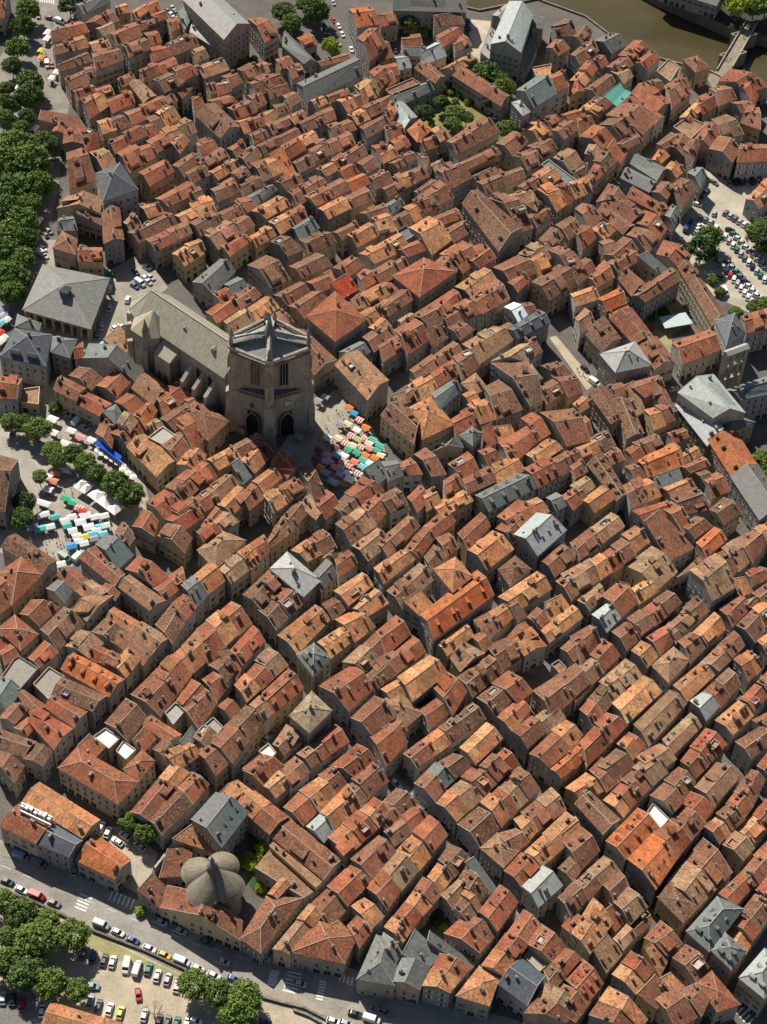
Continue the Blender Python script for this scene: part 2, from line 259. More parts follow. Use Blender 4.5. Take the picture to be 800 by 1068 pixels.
# ------------------------------------------------------------------ the roofs of the town
# '@ x y s' sets the map sheet; then  A(eave, ridge start) B(eave, ridge end) C D(opposite eave)  [h=eave height]  codes
# code: colour (o r b d t g l w c) + roof form (G gable, S/N lean-to, H hip, P pyramid, X cross gable, F flat) + size + d dormers k skylights
ROOFS = """
@ 400 801 4
-60,190 55,80 145,140 15,255 bG dG
0,255 140,145 190,205 45,320 tG rG
50,345 190,205 265,285 145,425 oG rG
-20,430 50,350 145,425 75,510 tG
-70,500 -15,435 70,515 15,590 rG
230,385 275,320 365,380 295,455 dG
185,455 225,400 285,460 240,520 oG
90,560 165,455 245,520 165,610 oG rG
5,665 90,560 160,612 80,728 oG2 rG3
340,410 375,385 475,490 440,510 gS
305,480 340,415 438,510 395,560 dG
240,530 310,470 350,505 290,592 tG
290,580 340,510 410,590 355,645 dG2 oG1
400,600 485,490 560,560 475,680 rG h=10.5
255,690 345,610 470,690 400,770 rG bG h=8
75,790 130,685 240,765 185,825 gS h=8
180,740 190,700 385,800 360,825 gS h=7
165,915 235,775 362,830 275,945 oG rG
30,890 80,795 190,830 150,925 gG h=9
-40,800 0,690 75,770 20,870 gG
510,700 585,595 655,655 600,740 rG
410,830 510,695 600,740 500,875 oG rG
305,950 400,830 480,880 440,990 oH
600,735 660,655 755,745 710,815 rGk
585,790 620,745 685,820 650,850 cF h=7
480,900 575,795 670,870 600,990 GX
670,850 760,760 820,800 700,940 bG rG
590,1025 680,900 830,1000 760,1065 bG tG
180,15 215,-20 300,45 260,80 gG
130,65 180,15 260,80 215,140 bG
210,140 430,-60 530,10 305,220 oG tG bG bG
310,235 395,165 490,250 400,325 dG
405,150 480,75 560,170 490,253 oG rG
480,75 560,0 650,90 560,168 tG bG
575,185 700,85 760,175 645,262 bG tG
405,335 475,275 560,350 500,415 tP
475,275 550,255 605,310 540,365 bG
545,215 590,190 642,262 600,310 oGk
590,350 665,285 730,350 660,410 oG
505,430 575,355 655,420 580,505 rG
580,495 665,410 745,490 645,580 lG h=10
665,275 760,185 830,260 735,345 oG
730,420 800,350 850,400 790,470 bG
740,530 800,470 860,520 800,590 bG
745,660 800,605 860,670 800,730 rG
660,1000 740,900 860,980 800,1060 rGk
@ 600 801 4
-40,85 45,22 115,95 28,142 oG
60,10 110,-40 195,50 130,100 bG
120,130 190,65 265,125 200,200 oG rG
190,50 240,10 320,80 265,125 bG
240,0 300,-50 385,20 320,75 tG
0,150 60,100 185,215 115,275 dX h=10.5
130,305 260,170 345,245 210,380 OGd h=11
300,185 325,150 390,215 355,255 wF h=9
315,115 370,65 455,135 410,185 bG h=11
370,50 430,0 500,60 450,125 bG
220,382 330,270 425,375 335,505 OGk h=11
330,268 395,225 480,305 428,372 rG h=11
395,220 450,165 545,230 485,300 bG
430,160 482,102 580,165 532,228 rG
500,80 590,-20 690,30 580,155 tG
345,540 400,475 510,580 450,645 dH
385,475 535,290 655,430 512,578 tG bG
540,250 585,205 650,265 600,320 rG oG
590,190 640,150 705,215 655,260 bGk
630,150 670,100 740,160 700,215 rG
665,100 735,10 790,50 740,160 bG
615,320 665,265 745,335 700,385 tG
675,250 800,130 850,180 740,310 oG rG
465,680 590,540 700,590 560,765 gHd h=12
570,762 625,690 710,765 650,840 gHd h=12
600,525 690,440 745,490 660,580 rG
695,435 755,365 825,420 755,490 bG
745,365 810,300 870,350 830,415 rG
630,697 680,620 765,685 710,770 oG rG
682,617 750,530 830,590 770,680 dG
755,510 800,455 860,500 825,580 rG
685,875 790,755 880,830 790,960 lHd h=12
-50,310 25,250 100,345 20,430 bG
-70,260 0,205 20,245 -50,305 oG
50,430 120,370 185,430 110,490 tG
0,480 50,430 110,490 55,550 bG
-70,540 0,480 50,545 -20,620 dG
120,490 185,435 225,500 165,560 dG
160,560 220,500 300,580 230,650 tG
-15,690 75,545 155,645 60,775 oGd h=10.5
110,610 150,580 200,640 155,690 rS
70,765 130,700 200,765 130,845 tS
160,715 215,655 250,700 200,760 tG
225,670 300,600 320,640 250,705 bG h=7
290,710 355,640 445,735 380,780 rGk
285,760 320,735 390,790 355,860 oS
155,865 230,775 325,850 250,945 oG rG
255,950 330,870 410,925 340,1000 bS
330,960 400,910 505,1040 420,1090 bG
405,790 460,740 555,830 510,900 bGk
510,900 570,850 685,985 590,1015 rHk
350,885 395,860 470,920 425,935 oS
430,930 490,905 560,965 525,1035 bG
-45,880 30,800 115,900 45,985 rGd
60,1030 140,915 300,1050 230,1120 bG oG
@ 200 801 4
215,10 265,-35 350,5 300,72 rG
300,75 360,12 410,72 350,125 oG
355,15 430,-45 490,20 410,90 bG
385,165 445,105 525,180 465,240 rG
450,95 530,40 600,110 530,180 oG
530,30 575,0 645,65 600,108 rGk
535,185 650,70 705,160 600,250 oG
655,70 690,55 735,130 705,165 dG
480,245 535,195 600,250 550,310 lG
570,290 690,185 770,260 645,370 oG rG
700,180 760,125 830,190 780,250 oG rG
660,40 740,-30 820,55 740,125 bG
590,0 650,-55 740,-30 665,35 dG
665,380 780,285 850,350 750,460 bG
640,430 662,410 745,470 705,520 rG
735,500 790,440 860,520 800,580 rG
340,750 490,570 545,610 410,772 tG2 oG1
490,570 640,430 725,500 572,660 bG rG
410,770 530,640 690,700 635,815 rH
582,660 612,642 662,680 632,712 oS
650,660 690,620 750,680 700,750 rG
665,575 720,545 800,620 750,670 oG
690,880 770,700 860,730 845,905 gHk h=9
335,290 550,465 622,385 400,205 bG h=8
325,330 517,502 550,467 340,305 tS h=7.6
265,425 467,550 513,508 325,335 tS h=7
320,525 375,460 410,485 355,545 oG
205,710 310,540 465,545 290,770 bH h=8
120,97 325,277 402,205 190,47 oG oG rG
-80,310 0,250 95,325 90,340 oS h=6
0,215 100,105 235,185 125,330 gGk h=11
@ 0 801 4
548,183 665,42 737,78 620,217 bG
620,215 733,75 805,150 677,282 dG
665,42 710,-10 790,20 735,77 oG
735,75 800,20 870,70 805,150 rG
320,385 400,278 545,385 478,462 OX h=8
575,520 635,452 700,492 672,582 bS h=7
672,582 700,492 1010,640 1005,720 bG h=7
665,470 700,350 800,320 790,440 bS h=6
@ 0 534 4
65,92 235,205 178,258 8,145 dG
-10,258 90,188 175,262 50,390 rHk
-40,300 0,262 60,380 -10,430 rG
195,320 240,285 300,335 270,378 gG
290,222 470,345 400,400 238,255 bG tG
375,350 470,350 362,455 303,405 tG
400,143 520,262 478,310 335,192 bG
540,265 690,370 625,410 495,312 tG
400,135 440,95 555,180 490,240 gG
480,85 510,45 562,110 530,155 dG
525,240 575,188 705,275 640,310 rG
635,315 760,230 775,300 690,370 rG
85,425 130,370 245,400 165,475 bG
-10,490 62,432 158,510 85,577 rH
170,490 265,400 350,470 240,580 dG
120,610 185,540 240,590 165,650 rG
275,560 335,495 430,548 370,610 tG
385,500 435,450 530,500 475,548 dG
475,395 705,530 640,590 440,445 oG tG
520,485 640,590 598,640 465,535 bG
400,545 530,610 475,655 345,592 rG bG
470,640 530,570 590,610 525,690 oG
310,588 517,700 455,770 255,655 OGd
260,690 440,770 385,830 215,765 dG
140,720 205,650 270,690 210,790 cF h=8.5
225,765 362,835 310,900 190,815 rG
155,825 300,905 225,990 118,870 rG h=10
100,745 190,810 130,850 75,760 bG
60,900 115,860 140,905 112,935 rG
0,860 50,800 120,820 62,885 bG
-30,760 0,690 90,740 30,830 gG
0,700 70,600 158,655 80,745 cF h=9
0,570 40,555 80,600 20,640 rG
-10,905 150,960 100,1020 -40,985 dG
100,1030 150,965 218,1000 180,1060 dG
-30,1040 0,1000 100,1060 60,1130 bG
440,880 525,780 612,858 530,955 dG
555,960 605,900 650,940 600,995 rS
630,850 755,930 700,962 598,890 rG
640,990 680,950 740,1000 700,1040 dG
548,760 715,597 800,680 670,850 bG rG
735,800 800,700 870,760 790,830 rG
690,840 735,795 772,830 722,890 cF
715,595 800,520 860,600 790,675 oG tG
650,470 710,395 780,450 720,550 dG
712,393 765,345 820,395 780,448 rG
555,60 600,-10 660,40 640,100 rG
660,100 700,50 800,110 770,170 bG
770,300 800,270 850,310 810,350 gG
-30,540 0,510 30,560 0,600 rG
420,320 440,300 500,340 480,370 bG
@ 0 534 4
5,320 20,300 60,330 40,370 bG
@ 200 534 4
20,90 130,0 195,40 50,130 rG tG
25,160 125,80 225,120 100,240 tH
190,170 300,100 325,170 248,242 oGd rG
110,240 190,175 245,237 165,300 tG
312,125 375,25 422,80 330,152 bG
380,20 440,-45 482,5 424,72 bG
0,275 80,205 138,288 70,342 oG
-50,300 -5,278 68,345 20,400 gG
328,238 400,168 535,285 465,352 lHk h=12
495,268 560,200 605,260 540,330 gG h=10
415,165 545,75 605,150 480,212 oG bG
535,190 595,140 610,180 570,210 dG
597,200 650,160 692,215 615,275 rG
215,350 320,250 390,310 285,410 dG bG
275,405 385,320 462,385 352,490 dG bG
60,455 165,370 250,460 140,560 oG rG
20,490 60,460 140,565 70,640 rG
-40,560 15,500 85,602 10,670 oG
160,580 255,475 305,540 210,640 rG
110,600 155,585 205,645 185,690 bS
75,640 130,600 190,650 150,712 dG
45,700 90,670 150,730 105,790 rG
-60,800 40,730 105,800 30,905 bG
265,620 320,570 400,640 345,690 tG
180,730 265,635 345,690 230,800 oG rG
235,800 400,650 465,730 300,872 tG rGd3
75,960 225,810 300,875 170,1050 bG dG
110,810 150,780 200,820 165,862 rG
55,890 90,860 130,900 100,940 cF
5,940 45,895 100,920 70,995 tG
-50,965 0,900 20,920 -10,990 gS
410,850 500,750 582,830 492,920 TP h=14
360,515 515,390 575,450 440,592 oGk
440,597 510,550 580,612 505,682 gPd h=13
525,545 640,470 680,530 580,610 oGd
600,450 680,410 765,480 680,542 oG
595,330 710,255 755,305 655,390 oG h=11
545,390 600,360 640,410 590,450 dG
660,400 745,310 820,380 725,440 oG
630,630 780,490 840,550 725,670 tG bG
530,725 670,640 755,740 655,830 rGk h=10
720,690 800,620 850,670 760,750 dG
665,860 760,770 860,850 750,930 bG h=10
750,930 850,860 900,910 820,1000 rG
340,970 395,890 460,950 385,1012 tG
280,1000 320,968 352,1008 320,1040 wF
440,1005 600,890 655,960 500,1060 bG rG
215,1070 290,1010 385,1060 300,1120 rG
580,1060 690,970 770,1040 680,1110 rGk
20,1000 60,975 150,1050 100,1100 bG
-120,1010 -10,965 40,1010 -60,1080 oG
40,60 100,-20 130,10 60,80 rG
@ 200 534 4
600,50 690,-20 770,60 665,135 bG tG
700,-30 770,-80 830,-20 770,50 rG
665,140 765,65 830,130 735,205 tG
500,-40 560,-90 620,-20 560,30 rG
@ 400 534 4
-30,130 100,20 150,60 20,190 bG
85,160 170,60 220,100 150,190 rG
170,60 250,0 300,40 222,105 rG
-40,235 70,160 130,198 0,300 oG
15,325 150,215 205,285 80,400 bG tG
170,190 210,140 262,190 200,250 dG
220,110 270,90 312,150 265,190 bG
310,90 405,5 445,60 350,160 rG
355,160 455,80 542,155 430,240 oG
470,70 540,5 620,60 540,130 rG
475,20 560,-50 680,20 545,90 rG
545,95 640,5 762,75 642,182 lGk h=11
480,240 550,185 615,240 530,312 dP
210,240 300,190 370,270 290,335 oP h=13
155,430 390,245 460,345 210,530 OGd h=11
80,380 150,335 215,385 158,430 oS h=11
220,550 340,465 375,515 265,600 oG
280,610 340,545 420,590 320,665 tX
370,520 400,505 450,550 420,590 rG
380,450 500,380 545,430 430,540 bG oG
500,380 520,360 600,440 560,460 dG
520,520 590,460 680,560 590,600 oX
650,490 790,390 830,440 690,547 oG
670,390 740,355 790,400 700,470 oS
600,440 640,400 690,450 650,490 rG
430,560 530,520 580,600 490,670 dG
310,690 440,600 500,668 372,772 dGd
480,355 640,250 700,320 550,420 oG
655,200 735,135 800,195 715,272 bG
720,290 800,230 850,290 785,370 rG
780,130 820,110 850,150 800,180 rG
-30,500 50,435 112,510 10,600 rG
-50,640 120,510 175,575 0,720 bG rG
60,690 190,600 265,672 120,790 oG h=11
205,730 265,670 345,750 290,845 rG h=10
150,820 220,780 272,840 195,905 rG h=8
-10,740 60,700 95,760 40,800 oG
-20,800 60,745 160,840 60,925 tH
-60,930 15,880 100,960 10,1062 rG
85,1010 370,795 425,860 140,1068 bG oG bG dG
320,985 430,880 495,945 385,1052 oG h=11
220,1050 290,1010 365,1060 300,1110 dG
410,1060 500,985 565,1055 480,1120 rG
390,775 455,720 535,785 470,852 dG
450,715 520,665 622,750 560,795 rG
470,852 565,780 615,822 535,915 oG rG
535,920 700,800 760,850 600,992 bG tG
625,750 800,640 860,720 705,860 bG bG
740,570 800,515 860,560 795,625 bG
610,1010 705,920 780,990 690,1065 rG
700,910 760,870 830,930 785,990 oG
690,1070 800,980 840,1030 740,1110 OG
700,640 730,620 760,650 740,680 tF h=5
@ 600 534 4
-20,130 150,0 205,55 20,200 bG tG
60,210 190,120 250,190 105,290 oG rG bG
-60,260 60,195 100,285 -10,360 tG
195,95 250,60 310,125 250,170 oG
285,58 345,10 500,130 395,190 bS h=10
350,-20 400,-40 490,60 450,90 rG
440,60 500,20 570,60 500,110 bG
210,225 320,145 425,250 340,325 tG
235,320 300,280 345,330 265,385 oG
505,130 580,65 632,115 545,190 OG
480,245 585,175 670,310 570,372 tG h=12
575,185 620,160 680,240 650,270 dG
610,150 655,120 725,210 680,250 tG
655,120 740,80 800,130 740,212 bG
745,70 790,40 830,110 800,130 oG
10,370 100,300 122,345 60,412 tG
110,350 170,300 260,375 192,437 rG
180,300 220,310 260,350 250,370 oS
70,430 130,385 190,440 130,502 lG
155,495 380,335 440,385 215,570 bG bG rG dG
365,480 500,350 560,410 455,495 tG dG
490,505 580,420 625,490 550,555 oG
290,520 370,480 420,535 355,600 rG
380,500 410,490 440,520 420,550 bG
235,580 275,540 345,600 300,650 oG
320,640 410,565 475,620 390,712 tH
430,540 480,505 540,570 480,630 bG
600,405 680,350 730,400 655,480 bG
665,470 740,400 790,500 750,545 dG
710,255 770,230 820,270 740,310 rG
650,290 700,280 745,325 690,345 oS
740,340 800,300 850,340 790,395 bG
735,400 780,375 840,440 790,480 oG
760,540 800,510 850,560 800,595 oG
690,400 715,370 775,360 735,400 tG
-20,520 60,475 105,540 25,640 bG
50,590 110,530 185,600 125,660 rG
-50,700 60,610 120,670 0,790 tG
100,710 210,615 280,685 165,780 tGd
155,800 285,685 360,750 215,882 oG
50,785 105,725 168,780 118,840 dG
20,825 55,785 115,840 75,895 rG
80,880 130,840 215,890 150,960 rG
20,960 80,897 150,960 50,1060 rG
-40,1000 10,960 50,1020 0,1070 OG
410,725 525,630 580,680 465,790 oG
525,625 660,500 705,560 600,660 tG bG
480,790 530,755 600,810 545,870 lG
530,750 640,650 690,720 600,815 bG dG
660,620 720,575 785,645 720,712 rG oG
245,888 395,745 462,800 305,977 tGk
365,950 480,842 525,895 400,1020 tG
585,870 680,790 742,850 655,930 oGk
690,780 750,720 800,770 745,832 rG
760,710 800,670 850,710 810,760 rG
480,980 545,905 630,970 560,1050 rGk
440,1040 480,990 560,1055 500,1110 rG
670,960 800,880 850,930 735,1030 dG
740,870 800,840 840,880 800,920 rG
760,1060 800,1010 860,1050 820,1120 rG
175,970 225,920 290,970 240,1035 oG2 rG
90,1060 170,990 250,1060 170,1120 dG
250,1020 350,970 420,1030 330,1100 tG
415,280 470,240 540,180 560,230 bG h=6
@ 0 267 4
345,428 375,368 600,475 560,520 gG h=9
310,376 345,362 350,425 312,428 rG
290,500 330,465 430,512 380,560 dG
400,540 480,480 548,520 485,590 rG
255,505 465,610 415,658 225,560 bG rG
-30,500 90,515 70,595 -30,590 rG
90,560 165,550 160,620 85,610 tF h=5
620,485 700,555 640,620 550,550 tG
645,580 735,525 797,580 690,672 rG
550,660 610,615 655,645 610,722 OG
480,610 530,575 600,620 550,660 rG
430,650 485,620 512,665 480,700 gP
490,700 520,650 575,690 540,740 tG
400,740 430,680 480,725 465,800 bG h=6
465,740 560,680 610,720 540,800 rG h=7
600,745 742,850 655,920 530,795 oG h=8
620,760 680,715 730,750 680,790 cF
675,790 730,750 790,800 740,860 bG
670,680 770,620 805,660 730,730 dG
730,745 800,700 830,750 790,790 bG
-60,820 75,855 20,1065 -120,1065 dG
610,1030 690,975 760,1040 690,1100 rG
690,970 780,900 860,950 770,1030 bG rG
435,365 500,305 577,365 577,440 tS h=6
600,700 650,680 690,720 640,740 tG
770,600 800,590 830,620 800,640 rG
690,1100 780,1040 850,1090 760,1150 rG
@ 200 267 4
5,110 120,15 180,65 88,160 gG
135,120 190,90 235,135 180,165 gG
90,160 140,135 175,170 130,210 rG
60,235 160,170 207,215 105,280 rG
165,170 240,130 287,165 207,225 bG
135,275 215,220 265,275 165,332 tG
235,220 310,170 365,215 270,280 oG
330,250 370,230 425,275 370,320 bG
235,40 310,0 410,98 330,132 dG
345,165 450,110 492,150 400,207 bG
405,210 500,150 570,180 470,260 bG
410,45 520,-10 585,40 460,90 dG
590,50 660,5 722,40 650,87 rG
690,80 720,55 780,100 720,140 rG
578,124 650,84 698,130 630,165 RS h=11.5
480,110 545,85 600,120 530,155 rG
550,85 580,70 610,110 600,120 oS
480,255 600,150 725,265 597,355 rP h=12
605,150 680,140 740,200 650,215 tS
700,240 800,180 850,220 745,290 oG
700,160 800,110 850,150 740,205 oG
740,70 830,20 880,70 790,120 bG
470,310 602,435 512,495 400,335 dG
690,395 820,520 735,600 598,452 tG h=12
615,400 700,360 742,400 692,432 gG
715,340 800,280 860,340 760,400 bG
740,300 790,260 830,290 780,330 oG
0,575 152,690 70,770 -70,680 bH
-70,700 -30,680 50,760 10,820 rG
-60,870 0,800 60,830 20,900 oG
65,850 270,740 305,790 110,892 oG bG
0,880 40,860 105,922 40,990 rG
190,850 250,795 317,850 260,907 oG
165,880 200,855 255,905 210,940 gS
320,760 445,885 400,930 268,775 dG rG
255,940 330,885 380,920 300,990 oG
60,970 140,915 200,950 110,1040 tG
0,1010 60,975 110,1030 40,1075 rG
110,1040 190,960 240,1010 170,1080 oG
200,1000 250,950 300,1010 240,1060 rG
300,1000 420,940 480,980 340,1070 oG rG
445,890 480,875 560,1000 520,1050 dG
640,990 720,930 800,980 700,1060 rG
590,1050 640,1000 710,1060 650,1110 dG
720,900 780,860 830,900 770,945 gS
500,990 550,1070 520,1100 450,1040 tG
-90,1060 -10,1000 50,1060 -30,1110 rG
@ 400 267 4
40,85 170,10 300,65 150,170 rP h=11
0,190 90,130 120,185 20,252 bG
-60,170 10,110 60,140 -10,195 rG
-10,60 80,5 105,40 20,92 rG
200,40 260,-10 320,30 300,70 bG
250,-10 330,-60 400,20 330,70 rG
340,20 420,-40 465,10 400,50 rG
300,130 420,50 472,100 372,180 oG
360,182 470,100 525,182 410,250 rG bG
460,50 560,0 640,70 530,112 bG
520,112 580,75 612,100 560,152 rG
590,0 650,-20 692,60 650,90 oG
620,110 760,20 830,100 690,182 dG
670,-30 720,-40 830,70 800,110 bG
120,250 215,190 260,260 190,300 bG
215,190 290,140 330,190 260,255 rG
240,250 340,190 405,245 275,300 bG rG
45,310 130,265 190,350 100,412 rG
-30,365 45,320 85,385 0,440 bG
60,270 110,240 140,260 80,300 tG
170,270 225,240 272,320 200,372 dS
270,300 320,280 375,310 320,350 bG
110,480 290,350 335,400 140,520 bG bG
100,540 285,440 312,492 140,602 oG rG
290,420 345,400 402,460 330,517 bG
330,370 460,295 545,345 400,450 tG
480,300 520,280 550,310 510,340 rG
505,215 545,195 600,245 560,275 wG h=10
520,305 650,230 692,275 562,342 GGd h=11
560,200 610,195 642,240 600,248 bG
450,440 570,370 642,405 600,445 tG
575,350 610,340 662,400 640,410 bG
452,450 600,445 665,600 612,627 dG h=10
590,470 620,455 662,510 620,522 gP h=11
660,460 710,445 790,500 740,530 dG
640,550 720,510 765,560 680,620 bG
700,500 790,500 830,570 770,590 bG
200,575 290,520 325,560 230,645 gG
325,535 385,490 432,550 380,577 tP
330,580 370,560 400,600 360,620 oG
420,550 480,520 577,640 470,682 dG h=10
285,682 360,635 400,700 300,742 rG
350,622 420,600 470,680 402,700 oG
60,608 150,690 125,785 -10,665 dG h=10
30,590 90,570 110,600 70,620 tS
100,640 195,590 292,700 160,765 oH
410,730 450,710 472,770 422,800 rS
455,720 530,710 550,740 480,765 oS
480,780 620,700 645,770 560,850 rG
575,680 620,655 695,740 645,772 rG
320,750 370,715 412,740 370,790 gP h=11
200,820 240,800 325,770 330,800 gG
130,830 175,803 260,910 200,920 bG
65,870 110,845 160,910 82,915 rG
-10,860 50,855 80,915 20,940 gG
270,870 350,820 395,890 320,930 rG
330,940 540,830 590,890 350,1000 bG oG
395,815 440,800 490,850 440,880 rG
480,780 510,770 560,840 520,850 oG
595,830 690,765 745,802 640,872 oG
585,895 790,800 832,860 645,975 rGd bG
655,655 790,640 860,770 765,790 bG h=10
385,1000 560,910 650,960 440,1065 gGd
200,1040 330,980 372,1020 240,1090 oG
510,1060 640,1010 690,1065 560,1110 oG
680,1010 720,990 762,1040 720,1062 gG
735,1010 800,965 850,1010 790,1060 rG
160,990 200,970 242,1030 182,1062 oG
250,940 300,910 332,960 260,1010 rG
-30,1010 50,970 102,1040 30,1070 dG
100,1010 150,960 190,1020 140,1070 rG
80,570 130,540 150,560 100,600 tG
150,600 190,560 220,590 180,640 oS
@ 600 267 4
-30,60 40,10 85,60 10,120 bG
50,90 120,20 162,90 90,132 rG
130,30 230,-25 272,12 180,72 bG
-20,160 70,130 102,177 0,212 oG
95,180 185,135 212,197 130,230 OG h=10
130,230 215,205 235,220 145,250 oS
215,50 290,115 235,167 180,95 bG h=11
235,167 400,50 437,102 290,192 bG h=11
260,20 300,0 395,45 370,72 gS h=11
470,20 625,240 570,290 430,50 dG3 h=11
585,270 665,240 710,320 630,372 GP h=14
690,255 830,210 850,290 715,320 rG h=11
405,365 560,310 607,390 447,450 rG h=9
235,220 335,350 245,367 145,260 bG
340,340 415,440 330,472 265,370 bGk
120,255 190,345 110,400 45,330 dG
0,262 40,220 85,290 20,322 tG
105,410 250,360 315,455 168,485 lH h=12
130,545 195,688 150,700 58,575 dG
130,545 190,530 222,580 160,600 bG
225,600 285,740 215,762 155,602 dGk
205,560 240,540 297,630 250,652 tS
200,540 345,500 372,545 290,590 rG
350,505 440,690 370,640 300,550 dG
290,640 370,620 432,680 330,722 oG bG
665,730 760,875 650,917 555,765 OG h=10
760,872 880,1040 770,1100 650,920 gG h=10
240,780 330,745 365,790 290,832 bG
210,810 240,792 287,832 250,872 rG
255,855 400,785 457,872 300,922 OGk h=9
385,795 410,780 455,850 440,870 oG
440,830 500,795 522,832 460,862 oG
385,740 450,720 472,755 410,782 rG
445,880 530,840 562,872 480,905 bG
320,930 430,890 450,925 350,962 gS
365,970 470,930 502,962 400,1010 oG
400,1012 490,970 565,1055 440,1080 dG
530,930 590,905 642,980 570,1012 rG
260,940 300,930 357,1000 310,1022 oG
200,960 260,932 312,1020 230,1052 bG
115,825 215,995 172,1022 50,870 dGd
0,800 70,765 112,812 30,852 oG
60,760 120,730 167,790 110,822 dG
120,830 170,800 205,850 150,870 rG
0,700 40,670 72,740 0,782 rG
-20,960 40,920 82,962 30,1002 tG
30,1020 110,960 162,1012 80,1070 oG
-10,620 30,588 72,620 20,652 oG
210,880 240,870 290,920 250,940 bG
240,1065 380,1025 420,1070 290,1120 rG
560,1060 620,1010 690,1070 620,1120 dG
500,905 540,895 570,930 540,950 dG
-20,880 20,850 50,900 0,930 bG
430,1000 500,970 560,1040 500,1070 bG
@ 0 0 4
212,125 330,95 372,138 218,178 bG rG
222,190 350,150 370,190 230,225 bG oG
370,180 440,160 465,200 390,215 oG
240,270 360,220 385,255 250,300 bG
385,225 490,205 515,250 400,292 bG h=12
270,330 350,295 372,345 295,375 bG
350,285 385,275 405,315 375,330 bG
305,380 380,355 405,395 325,420 rG
360,100 450,35 495,80 430,110 rG bG
400,120 460,90 482,130 430,150 tG
315,20 430,-15 460,10 350,60 gG
460,140 560,100 592,150 490,190 rG h=11
510,190 600,160 628,205 540,240 bG h=12
550,50 600,20 625,40 570,80 oG
480,30 520,15 545,50 500,60 oG
600,20 650,0 670,40 630,60 OG
630,65 680,45 700,75 650,95 rG
695,85 740,75 755,115 715,135 rG
570,95 640,80 650,110 580,130 dG
600,140 650,130 675,175 632,190 rG
510,110 560,95 585,130 560,140 rG
580,300 720,240 745,280 600,340 rG rG
640,335 700,305 752,355 690,385 dG h=12
720,285 780,265 815,310 750,350 rG h=12
620,210 700,190 722,230 632,262 rG
700,180 800,140 830,190 730,230 dG
490,330 545,305 570,342 510,362 rG
580,335 650,400 600,430 540,350 tG
340,420 400,395 460,440 375,500 rG oG
400,372 455,355 477,395 412,407 rG
440,420 540,380 562,430 470,472 rG
405,510 500,480 547,525 430,562 oG dG
520,470 580,450 622,492 552,522 rG
580,440 660,405 702,450 612,482 rG
645,470 700,445 752,490 692,532 oG
610,490 640,480 687,540 650,562 dG
450,590 570,530 615,570 480,637 rG rG
590,530 630,515 662,555 622,572 rG
610,590 780,500 822,550 652,640 rG oG tG
490,640 560,600 602,680 540,722 rG
560,620 630,600 657,650 602,682 rG
580,720 680,670 725,715 625,777 rG h=12
650,830 780,760 832,802 702,862 rG
580,860 640,850 687,890 620,910 oG
535,970 700,890 737,932 580,1012 bG
610,1005 770,935 802,982 650,1052 rG bG
515,930 550,895 592,940 545,972 tG
730,900 800,870 840,910 770,942 oG
720,1060 800,1010 850,1060 770,1110 oG
165,520 175,480 320,465 340,525 bS
220,550 235,515 270,520 265,557 rG
265,600 270,545 322,535 345,600 bG
322,535 390,560 430,600 362,640 rG
375,637 430,620 482,680 432,712 tG
280,640 340,620 400,750 290,790 bG
240,870 290,828 422,825 415,890 tG
320,900 328,892 415,890 420,930 bS
495,855 515,1000 435,1017 425,890 bG h=11
222,1035 260,965 320,1000 312,1062 bP
250,910 300,905 322,960 240,962 gG
328,1035 425,1035 430,1090 325,1090 rG
-80,0 40,-20 15,75 -80,75 rG
700,360 740,330 800,370 760,410 bG
650,420 700,380 740,420 700,450 bG
700,590 740,560 790,590 750,640 rG
720,690 800,640 840,680 770,740 bG
@ 200 0 4
235,80 285,75 362,145 305,177 rG h=11
390,130 520,260 470,267 377,190 gG h=7
440,160 490,140 522,185 465,202 rG h=6
440,350 680,240 715,310 485,427 gG h=9
520,260 640,225 662,245 540,277 bG h=7
655,40 740,30 782,100 690,115 OG h=12
770,60 830,50 860,100 790,110 rG
690,160 740,120 812,190 740,257 rG h=12
740,300 780,275 830,330 780,380 rG h=10
0,220 40,205 72,240 20,262 tG
10,285 120,245 157,290 50,327 tG
190,290 240,265 302,320 230,345 dG
270,270 300,260 337,290 310,312 oG
125,320 165,305 212,345 170,367 bG
235,345 330,310 400,352 270,402 bG
300,370 380,350 410,382 330,415 bG
350,250 400,235 427,270 370,290 rG
390,280 440,265 472,305 420,330 rG
380,400 420,385 457,420 410,450 bG
340,440 390,430 417,460 360,482 dG
235,400 275,390 312,430 270,455 rG
100,350 150,340 167,380 110,402 rG
60,350 90,345 112,385 80,395 bG
0,280 25,270 32,310 0,325 rG
0,410 30,400 52,440 10,457 rG
70,420 150,400 192,432 100,452 rG
95,432 200,530 120,577 20,485 dG h=10
150,450 230,420 272,467 190,497 rG bG
180,500 300,465 312,512 220,552 oG rG
300,470 330,460 357,490 320,520 oG
310,520 390,490 412,520 340,562 bG
390,490 460,460 477,490 430,520 oG
440,510 580,450 602,500 470,552 dG bG
490,420 540,400 567,430 520,452 oG
560,400 640,370 662,400 580,430 bG
600,420 700,390 732,430 650,472 oG bG
680,360 730,330 777,400 720,442 oG
650,480 760,430 802,470 690,522 oG bG
700,530 800,480 830,520 732,577 dG
760,430 810,410 850,450 800,470 oG
600,520 650,500 687,540 630,562 rG
560,520 600,510 640,560 600,585 dG
240,560 290,540 322,570 260,602 bG
270,610 430,530 457,562 300,642 dG bG
370,610 500,545 532,587 410,662 rG oG
560,590 650,550 682,602 590,642 bG
150,620 205,590 232,632 190,662 rG
190,650 250,610 292,650 240,702 dG
250,690 330,660 380,720 300,762 bG oG
325,665 380,630 432,700 380,732 OS
420,670 550,600 577,650 450,712 dG bG
20,600 70,580 112,620 40,652 rG
20,680 120,620 157,662 50,712 bG bG
-30,720 40,685 75,730 0,767 dG
